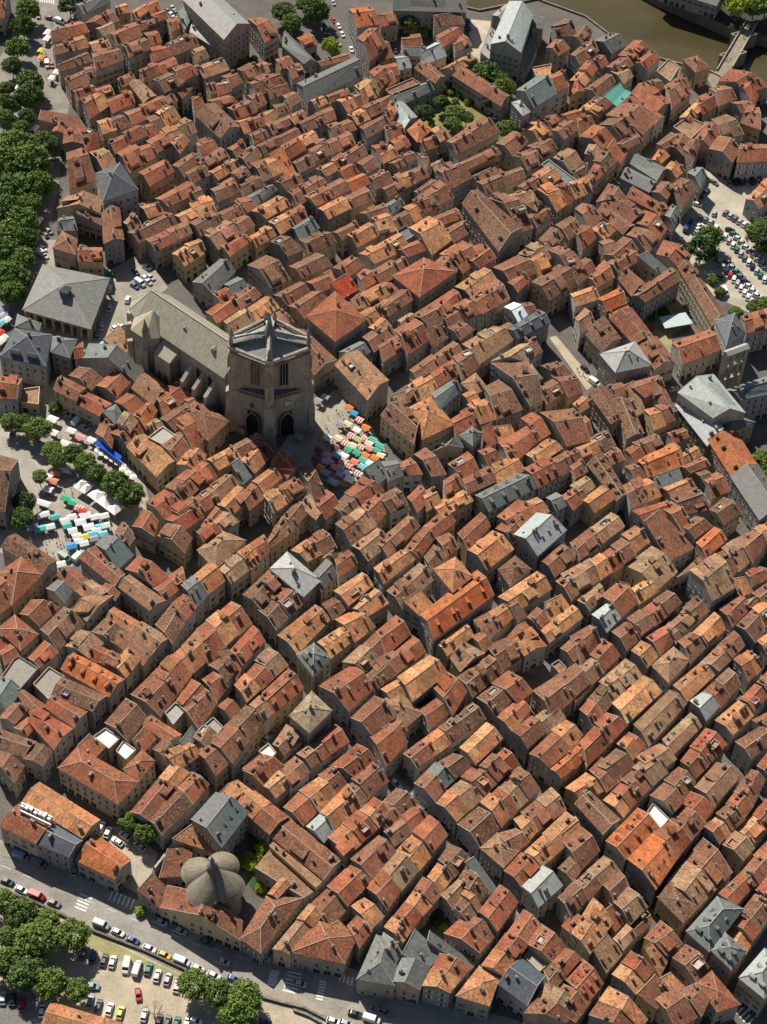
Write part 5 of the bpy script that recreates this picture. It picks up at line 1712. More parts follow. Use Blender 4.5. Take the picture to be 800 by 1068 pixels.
for k, key in enumerate('FRBL'):
    d = Vector((math.cos(dirs[key]), math.sin(dirs[key]), 0)); c = TC+d*(rad[key]-.6)
    for s in ((-1, 1) if key != 'F' else (0,)):
        p_ = c+Vector((-d.y, d.x, 0))*s*(pw[key]-.7); b = MB(); b.lathe(p_, [(.75, 41), (.75, 43.2), (.95, 43.4), (.1, 46.5)], 6, STONE, (.33, .31, .27)); b.build('pinnacle', TW, og)
    for z_ in (26, 33): 
        p_ = TC+d*(rad[key]+.35); b = MB(); b.lathe(p_, [(.55, z_-4), (.6, z_), (.05, z_+3)], 6, STONE, STD); b.build('pinnacle', TW, og)
# chapel of the four domes
QC = at(222, 914.5, 13); QC.z = 0
D_ = empty('domed_chapel', tuple(QC), 'chapel with four joined stone domes round a small lantern beside the boulevard', 'chapel'); og = tuple(QC); th0 = math.radians(64)
def quat(t):
    p_ = (t-th0+math.pi/4) % (math.pi/2)-math.pi/4; return (5.3*math.cos(p_)+math.sqrt(25-28.1*math.sin(p_)**2*.88))/11.1
b = MB(); pr = [Vector((QC.x+9.5*quat(t)*math.cos(t), QC.y+9.5*quat(t)*math.sin(t), 0)) for t in [2*math.pi*i/72 for i in range(72)]]
b.prism(pr, 0, 11.4, STONE, (.34, .30, .23), False); b.build('wall', D_, og)
b = MB(); b.lathe(QC, [(10.3, 11.2), (10.9, 11.4), (10.3, 11.9), (9.4, 12.7), (8.3, 13.5), (6.6, 14.6), (4.6, 15.7), (2.6, 16.9), (1.3, 17.6)], 144, SLATE, (.19, .165, .115), 0, quat, 1.0)
for i in range(4):
    t = th0+math.pi/4+i*math.pi/2
    P_ = [Vector((QC.x+r*quat(t)*math.cos(t), QC.y+r*quat(t)*math.sin(t), z+.08)) for r, z in [(10.7, 11.6), (9.4, 12.7), (8.3, 13.5), (6.6, 14.6), (2.6, 16.9)]]
    for k in range(4): b.bar(P_[k], P_[k+1], .35, .15, METAL, (.08, .08, .08))
b.build('roof', D_, og)
b = MB(); b.lathe(QC, [(1.5, 15.5), (1.5, 18.6), (1.8, 18.8), (1.5, 19.4), (.9, 20.2), (.6, 20.6), (.6, 21.8), (.8, 21.9), (.4, 22.6), (.08, 24)], 8, STONE, (.2, .2, .2)); 
for i in range(8):
    t = 2*math.pi*(i+.5)/8; n = Vector((math.cos(t), math.sin(t), 0)); arch_panel(b, QC+n*1.42, n, .6, 16.6, 18.3)
b.build('lantern', D_, og)
for k in range(6):
    t = math.radians(200+k*36); n = Vector((math.cos(t), math.sin(t), 0)); b = MB(); arch_panel(b, QC+n*9.45*quat(t), n, 1.1, 6.5, 9.3); b.build('window', D_, og)
# bell wall of the convent
c0, c1 = at(756.5, 369, 25), at(780, 360.5, 25); c0.z = c1.z = 0; d = (c1-c0).normalized(); n = Vector((-d.y, d.x, 0)); L = (c1-c0).length
BW = empty('bell_wall', tuple((c0+c1)/2), 'tall thin stone bell wall pierced by six arches rising over the convent church', 'bell tower'); og = tuple((c0+c1)/2)
b = MB(); colw = (.37, .33, .26); T = 1.1
b.prism([c0-n*T, c1-n*T, c1+n*T, c0+n*T], 0, 12, STONE, colw)
for zb, zt in ((12, 17.6), (18.6, 24)):
    for k in range(4):
        cx = c0.lerp(c1, k/3); wd = .75
        cx = cx+d*(wd if k == 0 else (-wd if k == 3 else 0)); b.box(cx.xy, d, wd*2, T*2, zb, zt, STONE, colw)
    for k in range(3):
        cm = c0.lerp(c1, (k+.5)/3)
        for s in (-1, 1): b.box((cm+d*s*(L/6-.95)).xy, d, .7, T*2-.01, zt-.8, zt, STONE, colw)
b.prism([c0-n*T, c1-n*T, c1+n*T, c0+n*T], 17.6, 18.6, STONE, colw); b.prism([c0-n*T, c1-n*T, c1+n*T, c0+n*T], 24, 25, STONE, colw)
b.build('wall', BW, og); b = MB(); b.slope(c0-n*1.6+Z*25, c1-n*1.6+Z*25, c1+Z*25.9, c0+Z*25.9, SLATE, (.33, .33, .3), .3, .15); b.slope(c0+n*1.6+Z*25, c1+n*1.6+Z*25, c1+Z*25.9, c0+Z*25.9, SLATE, (.33, .33, .3), .3, .15); b.build('roof', BW, og)
for k in range(3):
    cm = c0.lerp(c1, (k+.5)/3); b = MB(); b.lathe(cm, [(.62, 14.6), (.5, 15.1), (.36, 15.8), (.1, 16.1)], 12, METAL, (.1, .11, .08)); b.bar(cm-d*1+Z*16.2, cm+d*1+Z*16.2, .15, .15, BARK, (.1, .07, .05)); b.build('bell', BW, og)
# bridge
dk = [(736, 80), (747.5, 73.5), (777.5, 23), (790, 24), (764, 70.5), (744, 92)]
BR = empty('river_bridge', tuple(at(764, 50, 0)), 'pale stone footbridge with cutwater refuges crossing the brown river', 'bridge'); og = tuple(BR.location)
dkw = [at(x, y, .25) for x, y in dk]
b = MB(); b.prism([v.xy for v in dkw], -.9, .25, STONE, (.42, .38, .29)); b.build('deck', BR, og)
for (i, j) in ((1, 2), (3, 4)):
    b = MB(); b.bar(dkw[i]+Z*.45, dkw[j]+Z*.45, .45, 1.0, STONE, (.40, .36, .28)); b.build('parapet', BR, og)
for k, t in enumerate((.3, .72)):
    L_ = dkw[1].lerp(dkw[2], t); R2 = dkw[4].lerp(dkw[3], t); ax_ = (dkw[2]-dkw[1]).normalized(); s = (R2-L_).normalized()
    b = MB(); b.prism([(L_-ax_*2).xy, (L_-s*3.2).xy, (L_+ax_*2).xy, (R2+ax_*2).xy, (R2+s*3).xy, (R2-ax_*2).xy], -6.6, .2, STONE, (.33, .29, .23)); b.build('pier', BR, og)
    for a_, s_ in ((L_, -s), (R2, s)):
        b = MB(); b.bar(a_-ax_*2+Z*.45, a_+s_*3.1+Z*.45, .4, .9, STONE, (.40, .36, .28)); b.bar(a_+s_*3.1+Z*.45, a_+ax_*2+Z*.45, .4, .9, STONE, (.40, .36, .28)); b.build('refuge', BR, og)
# open shelter in the convent yard
sq = [at(600+x/4, 267+y/4, 3.2) for x, y in ((350, 255), (460, 235), (490, 282), (375, 302))]
SH = empty('open_shelter', tuple(Vector((sq[0].x, sq[0].y, 0))), 'open shelter with a pale blue-white flat roof in the convent yard', 'shelter'); og = tuple(SH.location)
b = MB(); b.prism([v.xy for v in sq], 3.0, 3.25, PAINT, (.42, .50, .52)); b.build('roof', SH, og)
for v in sq: b = MB(); cv = v.lerp(sum(sq, Vector())/4, .06); b.box(cv.xy, (1, 0), .2, .2, 0, 3.0, PAINT, (.1, .1, .1)); b.build('post', SH, og)
# walls along the boulevard, the gardens and the chapel court
def wall_thing(name, label, pts, h, th=.4, col=(.33, .29, .22), m=STONE, z0=0, cat='wall'):
    P_ = [at(x, y, 0) for x, y in pts]; b = MB()
    for i in range(len(P_)-1):
        d = (P_[i+1]-P_[i]).normalized(); n_ = Vector((-d.y, d.x, 0))*th/2
        b.prism([(P_[i]-n_).xy, (P_[i+1]-n_).xy, (P_[i+1]+n_).xy, (P_[i]+n_).xy], z0, h+.003*i, m, col)
        b.prism([(P_[i]-n_*1.3).xy, (P_[i+1]-n_*1.3).xy, (P_[i+1]+n_*1.3).xy, (P_[i]+n_*1.3).xy], h+.003*i, h+.12, m, tuple(c*1.2 for c in col))
    return tag(b.build(name), label, cat)
wall_thing('low_wall', 'low dark stone wall between the boulevard cars and the gravel car park', [(-20, 919), (0, 928), (32, 940), (65, 955), (98, 972), (150, 992), (195, 1013)], .9, .5, (.13, .12, .1))
wall_thing('low_wall', 'low stone wall beside the trees right of the gravel car park', [(271, 1040), (293, 1046), (318, 1052), (345, 1066)], .8, .5, (.2, .18, .15))
wall_thing('low_wall', 'short low wall on the planted slope near the crossing', [(306, 1054), (322, 1060), (336, 1068)], .8, .5, (.2, .18, .15))
wall_thing('chapel_court_wall', 'balustraded stone wall along the lane beside the domed chapel', [(162, 911), (172, 898), (186, 880)], 3.4, .5, (.33, .31, .27))
wall_thing('garden_wall', 'tall stone wall closing the vegetable garden', [(434, 100), (462, 92), (480, 84)], 3, .4)
wall_thing('car_park_wall', 'long pale wall beside the riverside car park', [(690, 208), (680, 240), (672, 262)], 2.4, .4)
b = MB(); q = [at(x, y, z) for x, y, z in ((97.5, 461.5, 3.8), (102.5, 458.3, 4.6), (127.5, 475.8, 4.6), (124, 481.5, 3.8))]
b.face(q if (q[1]-q[0]).cross(q[3]-q[0]).z > 0 else q[::-1], CLOTH, (.01, .08, .55)); b.bar(q[0], q[3], .1, .5, CLOTH, (.01, .07, .5)); [b.bar(v, Vector((v.x, v.y, 0)), .12, .12, METAL, (.4, .4, .4)) for v in (q[0], q[3])]
tag(b.build('shop_awning'), 'long bright blue awning in front of the cafe houses', 'awning')
# ------------------------------------------------------------------ trees
def crown_mb(r, hgt, col, n, seed, leaf=.5):
    rnd = random.Random(seed); b = MB(); cl = []
    for k in range(int(n/38)):
        u = rnd.uniform(-.45, 1); t = rnd.uniform(0, 2*math.pi); s = math.sqrt(max(0, 1-u*u)); rr = rnd.uniform(.62, .95)
        cl.append((Vector((r*s*math.cos(t)*rr, r*s*math.sin(t)*rr, hgt*.5*u*rr)), rnd.uniform(.16, .27)*r, rnd.uniform(.78, 1.28)))
    for c, cr, br in cl:
        for j in range(38):
            v = Vector((rnd.gauss(0, 1), rnd.gauss(0, 1), rnd.gauss(0, 1))).normalized()*cr*rnd.uniform(.55, 1.1); v.z *= .8
            p = c+v; nn = (v.normalized()+Vector((rnd.gauss(0, .5), rnd.gauss(0, .5), rnd.gauss(.3, .5)))).normalized()
            a = nn.orthogonal().normalized(); w2 = nn.cross(a); an = rnd.uniform(0, 6.28); a, w2 = a*math.cos(an)+w2*math.sin(an), w2*math.cos(an)-a*math.sin(an)
            s = leaf*rnd.uniform(.6, 1.25); f = br*rnd.uniform(.8, 1.2)
            b.face([p-a*s*.5, p+w2*s*.35, p+a*s*.5, p-w2*s*.35], LEAF, (col[0]*f, col[1]*f, col[2]*f))
    return b
def trunk_mb(r, th, ch, seed):
    rnd = random.Random(seed); b = MB(); b.lathe((0, 0), [(.34, 0), (.24, .6), (.2, th)], 8, BARK, (.16, .13, .1))
    for k in range(6):
        t = k*1.05+rnd.uniform(-.3, .3); p0 = Vector((0, 0, th*rnd.uniform(.75, 1))); p1 = p0+Vector((math.cos(t)*r*.3, math.sin(t)*r*.3, ch*.25)); p2 = p1+Vector((math.cos(t+.3)*r*.35, math.sin(t+.3)*r*.35, ch*.2))
        b.bar(p0, p1, .16, .16, BARK, (.16, .13, .1)); b.bar(p1, p2, .09, .09, BARK, (.16, .13, .1))
    return b
KT = []
for k, (c, lf, n) in enumerate((((.125, .19, .035), .7, 6800), ((.10, .16, .035), .7, 6800), ((.145, .205, .04), .7, 6800), ((.06, .095, .03), .7, 5600), ((.28, .36, .03), .7, 4200))):
    KT.append((crown_mb(5, 7.5, c, n, 50+k, lf).mesh('crown'), trunk_mb(5, 3.4, 7, 60+k).mesh('trunk')))
TREES = []   # (px, py, crown radius px, kind, group index)
def tr(org, lst, kinds, g):
    for x, y, r, *k in lst: TREES.append((org[0]+x/org[2], org[1]+y/org[2], r/org[2], k[0] if k else kinds[len(TREES) % len(kinds)], g))
tr((0, 801, 4), [(10, 560, 52), (90, 612, 66), (190, 640, 52), (300, 697, 64), (45, 702, 52), (150, 715, 82), (20, 810, 62), (105, 858, 72), (212, 900, 64), (322, 925, 50)], (0, 1, 2), 0)
tr((200, 801, 4), [(5, 902, 62), (110, 940, 58), (222, 955, 66), (190, 1045, 78)], (2, 0, 1), 1)
tr((0, 0, 4), [(115, 40, 48), (95, 110, 48), (70, 200, 48), (50, 275, 38), (125, 345, 50), (120, 405, 55), (25, 370, 32), (15, 430, 42), (20, 490, 34), (110, 487, 36), (90, 530, 32)], (0, 1), 2)
tr((0, 0, 4), [(60, 600, 62), (175, 600, 60), (30, 690, 70), (125, 680, 75), (60, 780, 70), (160, 770, 60), (120, 850, 48), (30, 870, 66), (90, 920, 60), (40, 970, 60), (100, 1000, 50), (20, 1050, 58), (85, 1075, 52), (40, 1150, 60), (50, 1220, 50), (10, 1130, 50), (85, 1160, 45)], (0, 2, 1), 3)
tr((0, 267, 4), [(45, 690, 38), (105, 695, 40), (155, 722, 54)], (0, 1), 4)
tr((0, 267, 4), [(305, 825, 42), (355, 860, 44), (402, 906, 40), (480, 948, 54), (545, 994, 56), (220, 810, 40, 2), (240, 850, 35, 2), (165, 920, 32, 2), (100, 1025, 46, 3), (230, 635, 28, 1), (95, 1090, 46, 1)], (0, 1), 5)
tr((0, 0, 4), [(290, 20, 42, 3), (325, -5, 40, 1)], (0,), 6)
tr((200, 0, 4), [(385, 48, 46, 1), (415, 92, 40, 0), (475, 15, 38, 1), (520, 48, 52, 1), (575, 188, 36, 4), (600, 215, 24, 4), (365, 170, 18, 4), (260, 245, 16, 3), (220, 262, 18, 0)], (0,), 7)
tr((400, 0, 4), [(108, 95, 38, 1), (165, 135, 24, 2), (430, 300, 52, 1), (480, 330, 40, 1), (505, 367, 42, 2), (385, 290, 28, 4)], (0, 1), 8)
tr((400, 0, 4), [(440, 422, 30, 3), (170, 475, 42, 3), (240, 425, 30, 1), (300, 475, 42, 2), (345, 490, 30, 0), (290, 520, 36, 2), (515, 537, 42, 0), (240, 370, 22, 2), (280, 385, 14, 4), (320, 395, 13, 2), (350, 425, 14, 4), (300, 420, 14, 0), (270, 430, 13, 4), (385, 420, 12, 2), (200, 510, 16, 4)], (0, 1), 9)
tr((600, 0, 4), [(690, 22, 56, 4), (750, 25, 50, 2), (800, 10, 56, 4), (650, 8, 30, 0)], (0,), 10)
tr((600, 0, 4), [(562, 985, 50), (530, 1037, 58), (765, 975, 52), (800, 1010, 52), (790, 940, 36)], (1, 3), 11)
tr((600, 267, 4), [(575, 100, 22, 2), (605, 150, 22, 2), (670, 235, 28, 0), (755, 215, 36, 0), (795, 200, 34, 2), (370, 237, 24, 3), (320, 262, 16, 1), (790, 850, 44, 2), (812, 900, 38, 0)], (0,), 12)
tr((0, 801, 4), [(540, 222, 42, 0), (605, 272, 44, 0), (582, 597, 22, 4)], (0,), 13)
tr((200, 801, 4), [(292, 332, 28, 4), (275, 372, 22, 4), (238, 362, 18, 4), (240, 405, 26, 4), (202, 400, 22, 0), (290, 498, 24, 4)], (4,), 14)
tr((400, 801, 4), [(250, 662, 18, 4), (195, 600, 32, 3), (220, 640, 22, 3)], (3,), 15)
tr((600, 801, 4), [(572, 998, 12, 4)], (3,), 16)
TG = ['in the grove of the gravel car park', 'beside the crossing of the boulevard', 'along the upper promenade', 'in the dense row left of the mansions', 'below the town mansion', 'round the market stalls', 'at the top road bend',
      'in the yard behind the slate church', 'before the riverside church', 'in the walled vegetable garden', 'on the far river bank', 'in the riverside car park', 'near the convent', 'by the school yard', 'in the chapel garden', 'in the dark courtyard near the boulevard', 'at the corner yard']
KN = ['round green', 'dark green', 'mid green', 'very dark green', 'yellow-green']
cnt = {}
first = {}
for x, y, rp, k, g in TREES:
    zc = 6.0; c = at(x, y, zc); sc = (c-CAM).dot(FW)/FPX; r = rp*sc
    small = r < 2.6; cz = max(.7, r*.75) if small else 3.2+r*.75; c = at(x, y, cz); s = r*1.08/5
    nm = 'garden_shrub' if small else 'tree'
    kk = (k, g, small); cnt[kk] = cnt.get(kk, 0)+1
    zz = (cz/ (cz if cz else 1))
    o = empty(nm, (c.x, c.y, 0), None, 'shrub' if small else 'tree', ('shrubs ' if small else 'trees ')+TG[g], random.uniform(0, 6.28))
    size = 'large' if r > 5.5 else ('small' if r < 3.6 else 'middle-sized')
    o['_k'] = (KN[k]+' '+('shrub' if small else size+' tree')+' '+TG[g])
    link('crown', KT[k][0], o, (0, 0, cz), 0, (s*random.uniform(.94, 1.06), s*random.uniform(.94, 1.06), s*random.uniform(.8, 1.15)))
    ts = cz/6.4; link('trunk', KT[k][1], o, (0, 0, 0), 0, (max(.4, s), max(.4, s), ts))
grp = {}
for o in list(COL.objects):
    if '_k' in o: grp.setdefault(o['_k'], []).append(o)
for k_, L_ in grp.items():
    L_.sort(key=lambda o: pj(o.location)[1])
    for i, o in enumerate(L_):
        o['label'] = k_ if len(L_) == 1 else k_+', '+ORD[i+1]+' from the top'
        del o['_k']
# bare tree in the car park
q = at(161.5, 1062, 0); o = empty('bare_tree', tuple(q), 'leafless grey tree standing in the gravel car park', 'tree'); b = MB(); rnd = random.Random(3)
b.lathe((0, 0), [(.28, 0), (.2, 2.2)], 8, BARK, (.3, .26, .2)); b.build('trunk', o); b = MB()
def br(p, d, L, w_, n):
    q_ = p+d*L; b.bar(p, q_, w_, w_, BARK, (.3, .26, .2))
    if n:
        for k in range(3): br(q_, (d+Vector((rnd.uniform(-.7, .7), rnd.uniform(-.7, .7), rnd.uniform(-.1, .3)))).normalized(), L*.72, w_*.62, n-1)
for k in range(4): br(Vector((0, 0, 2.1)), Vector((math.cos(k*1.6), math.sin(k*1.6), 1.1)).normalized(), 1.7, .16, 3)
b.build('branches', o)

# ------------------------------------------------------------------ vehicles
def loft(b, st, m, col, cap=True):
    """st: list of (x, halfwidth bottom, halfwidth top, z0, z1)"""
    R = [[(x, -wb, z0), (x, wb, z0), (x, (wb*.55+wt*.45)*1.02, z0+(z1-z0)*.6), (x, wt, z1), (x, -wt, z1), (x, -(wb*.55+wt*.45)*1.02, z0+(z1-z0)*.6)] for x, wb, wt, z0, z1 in st]
    for k in range(len(R)-1):
        for i in range(6):
            j = (i+1) % 6; b.face([R[k][i], R[k+1][i], R[k+1][j], R[k][j]][::-1], m, col)
    if cap: b.face(R[0][::-1], m, col); b.face(R[-1], m, col)
def car_parts(kind, col):
    B = MB(); G = MB(); Rf = MB()
    if kind == 'car':
        loft(B, [(-2.1, .78, .70, .35, .75), (-2.0, .86, .80, .25, .92), (-1.2, .87, .82, .22, .95), (.6, .87, .82, .22, .93), (1.7, .85, .78, .22, .82), (2.05, .78, .68, .28, .66)], METAL, col)
        loft(G, [(-1.85, .74, .66, .88, .95), (-1.25, .76, .60, .88, 1.38), (.25, .76, .60, .88, 1.38), (1.05, .74, .68, .86, .92)], GLASS, (.02, .02, .02))
        loft(Rf, [(-1.3, .61, .57, 1.34, 1.40), (-1.1, .62, .58, 1.37, 1.45), (.1, .62, .58, 1.37, 1.45), (.32, .60, .56, 1.33, 1.40)], METAL, col); L = 2.06; wy = .84
    else:
        loft(B, [(-2.5, .93, .86, .35, 1.9), (-2.4, .95, .88, .28, 2.05), (1.1, .95, .88, .28, 2.1), (1.75, .94, .82, .28, 1.35), (2.45, .90, .78, .28, 1.05), (2.6, .84, .74, .35, .8)], METAL, col)
        loft(G, [(1.12, .93, .85, 1.32, 1.98), (1.3, .925, .82, 1.25, 1.9), (1.9, .9, .80, 1.1, 1.2)], GLASS, (.02, .02, .02)); loft(Rf, [(-2.3, .8, .76, 2.0, 2.1), (1.0, .8, .76, 2.05, 2.14)], METAL, col); L = 2.6; wy = .92
    wb = 1.3 if kind == 'car' else 1.65; Wh = []
    for sx in (-1, 1):
        for sy in (-1, 1):
            w2 = MB(); n = 12
            for r_, m_, cc, off in ((.32, BARK, (.015, .015, .015), 0), (.19, METAL, (.45, .45, .46), .02)):
                ci = [(sx*wb+r_*math.cos(2*math.pi*i/n), sy*(wy-.16), .32+r_*math.sin(2*math.pi*i/n)) for i in range(n)]; co = [(x, sy*(wy+.03+off), z) for x, y, z in ci]
                for i in range(n): w2.face([ci[i], ci[(i+1) % n], co[(i+1) % n], co[i]], m_, cc)
                w2.face(co, m_, cc)
            Wh.append(w2)
    Li = MB()
    Lg = [MB(), MB()]
    for k_, sy in enumerate((-1, 1)): Lg[k_].box((L-.02, sy*.58), (1, 0), .08, .3, .58, .74, GLASS, (.6, .6, .6))
    return B, G, Rf, Wh, Lg
CC = {'white': (.72, .72, .70), 'silver': (.42, .43, .44), 'grey': (.16, .165, .17), 'black': (.02, .02, .022), 'blue': (.03, .07, .22), 'pale blue': (.20, .30, .42), 'red': (.42, .02, .02), 'green': (.03, .16, .11), 'yellow': (.65, .42, .04), 'lime': (.55, .55, .12), 'dark blue': (.015, .025, .08), 'beige': (.45, .38, .28)}
CM = {}
def car(px, py, dpx, col, kind, ref, refp, full=True, g='parked vehicles'):
    key = (kind, col)
    if key not in CM:
        B, G, Rf, Wh, Lg = car_parts(kind, CC[col]); CM[key] = (B.mesh('body'), G.mesh('windows'), Rf.mesh('roof'), [x.mesh('wheel') for x in Wh], [x.mesh('headlight') for x in Lg])
    M_ = CM[key]; p = at(px, py, .7); q = at(px+dpx[0], py+dpx[1], .7); rz = math.atan2(q.y-p.y, q.x-p.x)+random.uniform(-.04, .04)
    o = empty('parked_van' if kind == 'van' else 'parked_car', (p.x, p.y, .02), None, 'van' if kind == 'van' else 'car', g, rz)
    link('body', M_[0], o); link('windows', M_[1], o); link('roof', M_[2], o)
    for x in M_[3]: link('wheel', x, o)
    if full:
        for x in M_[4]: link('headlight', x, o)
    o['_k'] = ('%s %s' % (col, kind), ref); o['_d'] = math.hypot(px-refp[0], py-refp[1])
    return o
RD = (4, 1.75)
def cars(org, lst, ref, refp, full=True, g='parked vehicles'):
    refp = (org[0]+refp[0]/org[2], org[1]+refp[1]/org[2])
    for x, y, d, c, *k in lst: car(org[0]+x/org[2], org[1]+y/org[2], d, c, k[0] if k else 'car', ref, refp, full, g)
cars((0, 801, 4), [(30, 473, RD, 'dark blue'), (90, 507, RD, 'white'), (153, 532, RD, 'red', 'van'), (225, 563, RD, 'grey')], 'below the kerb at the start of the boulevard', (0, 470), g='cars parked along the boulevard')
cars((0, 801, 4), [(88, 368, RD, 'pale blue', 'van'), (160, 398, RD, 'grey', 'van'), (315, 425, (1, -3), 'silver')], 'in front of the boulevard block', (0, 340), g='cars parked along the boulevard')
cars((0, 801, 4), [(422, 653, RD, 'silver', 'van'), (492, 685, RD, 'white'), (554, 718, RD, 'blue'), (624, 752, RD, 'white'), (686, 779, RD, 'yellow'), (758, 806, RD, 'white', 'van')], 'in the line past the zebra crossing', (380, 640), g='cars parked along the boulevard')
cars((200, 801, 4), [(25, 835, RD, 'white'), (93, 865, RD, 'white'), (175, 880, RD, 'blue')], 'at the trees end of the boulevard line', (0, 830), g='cars parked along the boulevard')
cars((200, 801, 4), [(62, 726, (4, 1.6), 'green'), (132, 808, (4, 1.4), 'silver'), (452, 900, (4, 1.1), 'silver'), (682, 1025, (4, 1.2), 'black'), (780, 1010, (4, 1.2), 'grey'), (750, 1048, (4, 1.3), 'white', 'van'), (592, 1056, (4, 1.3), 'white'), (645, 1066, (4, 1.3), 'silver')], 'on the roadway below the chapel', (0, 700), g='cars on the boulevard')
cars((0, 801, 4), [(673, 642, RD, 'silver'), (752, 679, RD, 'silver')], 'by the chapel wall', (640, 620), g='cars parked along the boulevard')
UPR = (1.2, -4)
cars((0, 801, 4), [(347, 770, UPR, 'grey'), (388, 787, UPR, 'blue'), (433, 802, UPR, 'black'), (469, 808, UPR, 'white'), (527, 825, (-1, 4), 'white', 'van'), (571, 837, UPR, 'white', 'van'), (619, 838, UPR, 'green'), (656, 866, UPR, 'white'), (699, 880, UPR, 'silver'), (738, 910, UPR, 'white'), (386, 910, (4, .4), 'pale blue'), (577, 945, (.4, 4), 'red')], 'in the upper row of the gravel car park', (340, 760), g='cars in the gravel car park')
cars((0, 801, 4), [(375, 973, UPR, 'pale blue'), (411, 992, UPR, 'dark blue'), (457, 1005, UPR, 'white'), (502, 1019, UPR, 'lime'), (602, 1030, UPR, 'white'), (662, 1052, (1, -4), 'black'), (697, 1058, UPR, 'grey'), (735, 1064, UPR, 'green'), (780, 1066, UPR, 'white')], 'in the lower row of the gravel car park', (360, 970), g='cars in the gravel car park')
cars((0, 801, 4), [(12, 960, (.5, -4), 'silver'), (52, 965, (.5, -4), 'dark blue'), (92, 985, (.4, -4), 'red'), (174, 1012, (.4, -4), 'white')], 'in the paved bays under the trees', (0, 950), g='cars in the paved bays')
cars((200, 801, 4), [(300, 1060, (3, 1), 'blue'), (15, 1055, (4, 1.5), 'white')], 'behind the shrubs right of the car park', (0, 1050))
cars((0, 801, 4), [(450, 268, (1.5, -3), 'white'), (520, 282, (-3, -2), 'white'), (490, 306, (-3, -2), 'white'), (582, 326, (-3, -2.4), 'silver'), (422, 245, (1.5, -3), 'white')], 'in the school yard', (420, 240), g='cars in the school yard')
cars((0, 801, 4), [(775, 228, (3, -3), 'red')], 'on the lane above the chapel', (775, 228))
cars((0, 240, 5), [(572, 402, (.8, -4), 'silver'), (530, 500, (.8, -4), 'silver'), (508, 550, (.8, -4), 'grey'), (562, 228, (4, .3), 'green', 'van'), (570, 303, (1, -3), 'white'), (605, 505, (3, -1.5), 'white'), (640, 498, (3, -1.5), 'silver'), (708, 218, (2, 2), 'dark blue'), (765, 192, (3, 1.6), 'white'), (702, 290, (3, 2), 'blue'), (730, 275, (3, 2), 'white', 'van'), (758, 250, (3, 2), 'white'), (785, 245, (3, 2), 'silver'), (770, 270, (3, 2), 'silver'), (665, 360, (1, -3), 'white')], 'on the square by the market hall', (570, 230), False, 'cars round the market hall')
cars((0, 240, 5), [(238, 22, (-2, -3), 'black'), (222, 95, (3, 2), 'white'), (215, 120, (3, 2), 'white', 'van'), (255, 5, (3, 2), 'grey'), (232, 132, (3, 2), 'silver')], 'above the market hall by the trees', (230, 20), False, 'cars round the market hall')
rnd = random.Random(11); PAL = ['white']*6+['silver']*5+['grey']*3+['dark blue', 'black', 'blue', 'green', 'red', 'beige', 'pale blue']
def carline(p0, p1, n, d, ref, cols=None):
    for k in range(n):
        t = k/(n-1) if n > 1 else 0; c = cols[k % len(cols)] if cols else rnd.choice(PAL)
        car(720+(p0[0]+(p1[0]-p0[0])*t)/10, 220+(p0[1]+(p1[1]-p0[1])*t)/10, d, c, 'car', ref, (720+p0[0]/10, 220+p0[1]/10), False, 'cars in the riverside car park')
carline((370, 15), (565, 135), 5, (2.2, -2.6), 'along the top kerb of the riverside car park', ['grey', 'silver', 'grey', 'silver', 'white'])
carline((362, 262), (775, 710), 11, (1, -3.3), 'in the front middle row of the riverside car park', ['white', 'silver', 'white', 'green', 'silver', 'grey', 'white', 'dark blue', 'silver', 'green', 'white'])
carline((415, 195), (800, 600), 10, (3, .8), 'in the back middle row of the riverside car park', ['black', 'green', 'white', 'silver', 'white', 'silver', 'white', 'white', 'silver', 'silver'])
carline((270, 480), (640, 940), 11, (.8, -3.3), 'in the lower row of the riverside car park', ['blue', 'beige', 'silver', 'dark blue', 'red', 'white', 'silver', 'white', 'white', 'white', 'white'])
carline((400, 535), (700, 880), 8, (3, .9), 'in the second lower row of the riverside car park', ['grey', 'silver', 'green', 'grey', 'dark blue', 'white', 'white', 'white'])
carline((100, 60), (215, 110), 3, (1.5, -3), 'by the upper tree of the riverside car park', ['silver', 'grey', 'silver'])
carline((95, 150), (80, 220), 3, (3, -1), 'left of the upper tree of the riverside car park', ['white', 'white', 'pale blue'])
for x, y, c, d, k, r in ((745, 222, 'silver', (1, -3), 'car', ''), (747, 237, 'white', (1, -3), 'car', ''), (752, 289, 'grey', (3, 2), 'car', ''), (756, 304, 'white', (1, 3), 'van', ''), (716, 238, 'blue', (1.6, -3), 'van', ''), (721, 230, 'blue', (1.6, -3), 'car', ''), (728, 213, 'white', (3, 1), 'car', ''), (733, 204, 'dark blue', (2, -2), 'car', ''), (737, 199, 'dark blue', (2, -2), 'car', ''), (745, 190, 'grey', (3, 2), 'car', ''), (716, 221, 'silver', (1.6, -3), 'car', ''), (720, 256, 'red', (2, 2), 'car', ''), (710, 250, 'silver', (1, -3), 'car', '')):
    car(x, y, d, c, k, 'at the left side of the riverside car park', (728, 213), False, 'cars in the riverside car park')
for k in range(6): car(761+k*6, 190.5-.2*k, (.6, 3), ['grey', 'black', 'dark blue', 'grey', 'black', 'silver'][k], 'car', 'in the shade of the curved terrace', (760, 190), False, 'cars in the shaded bays')
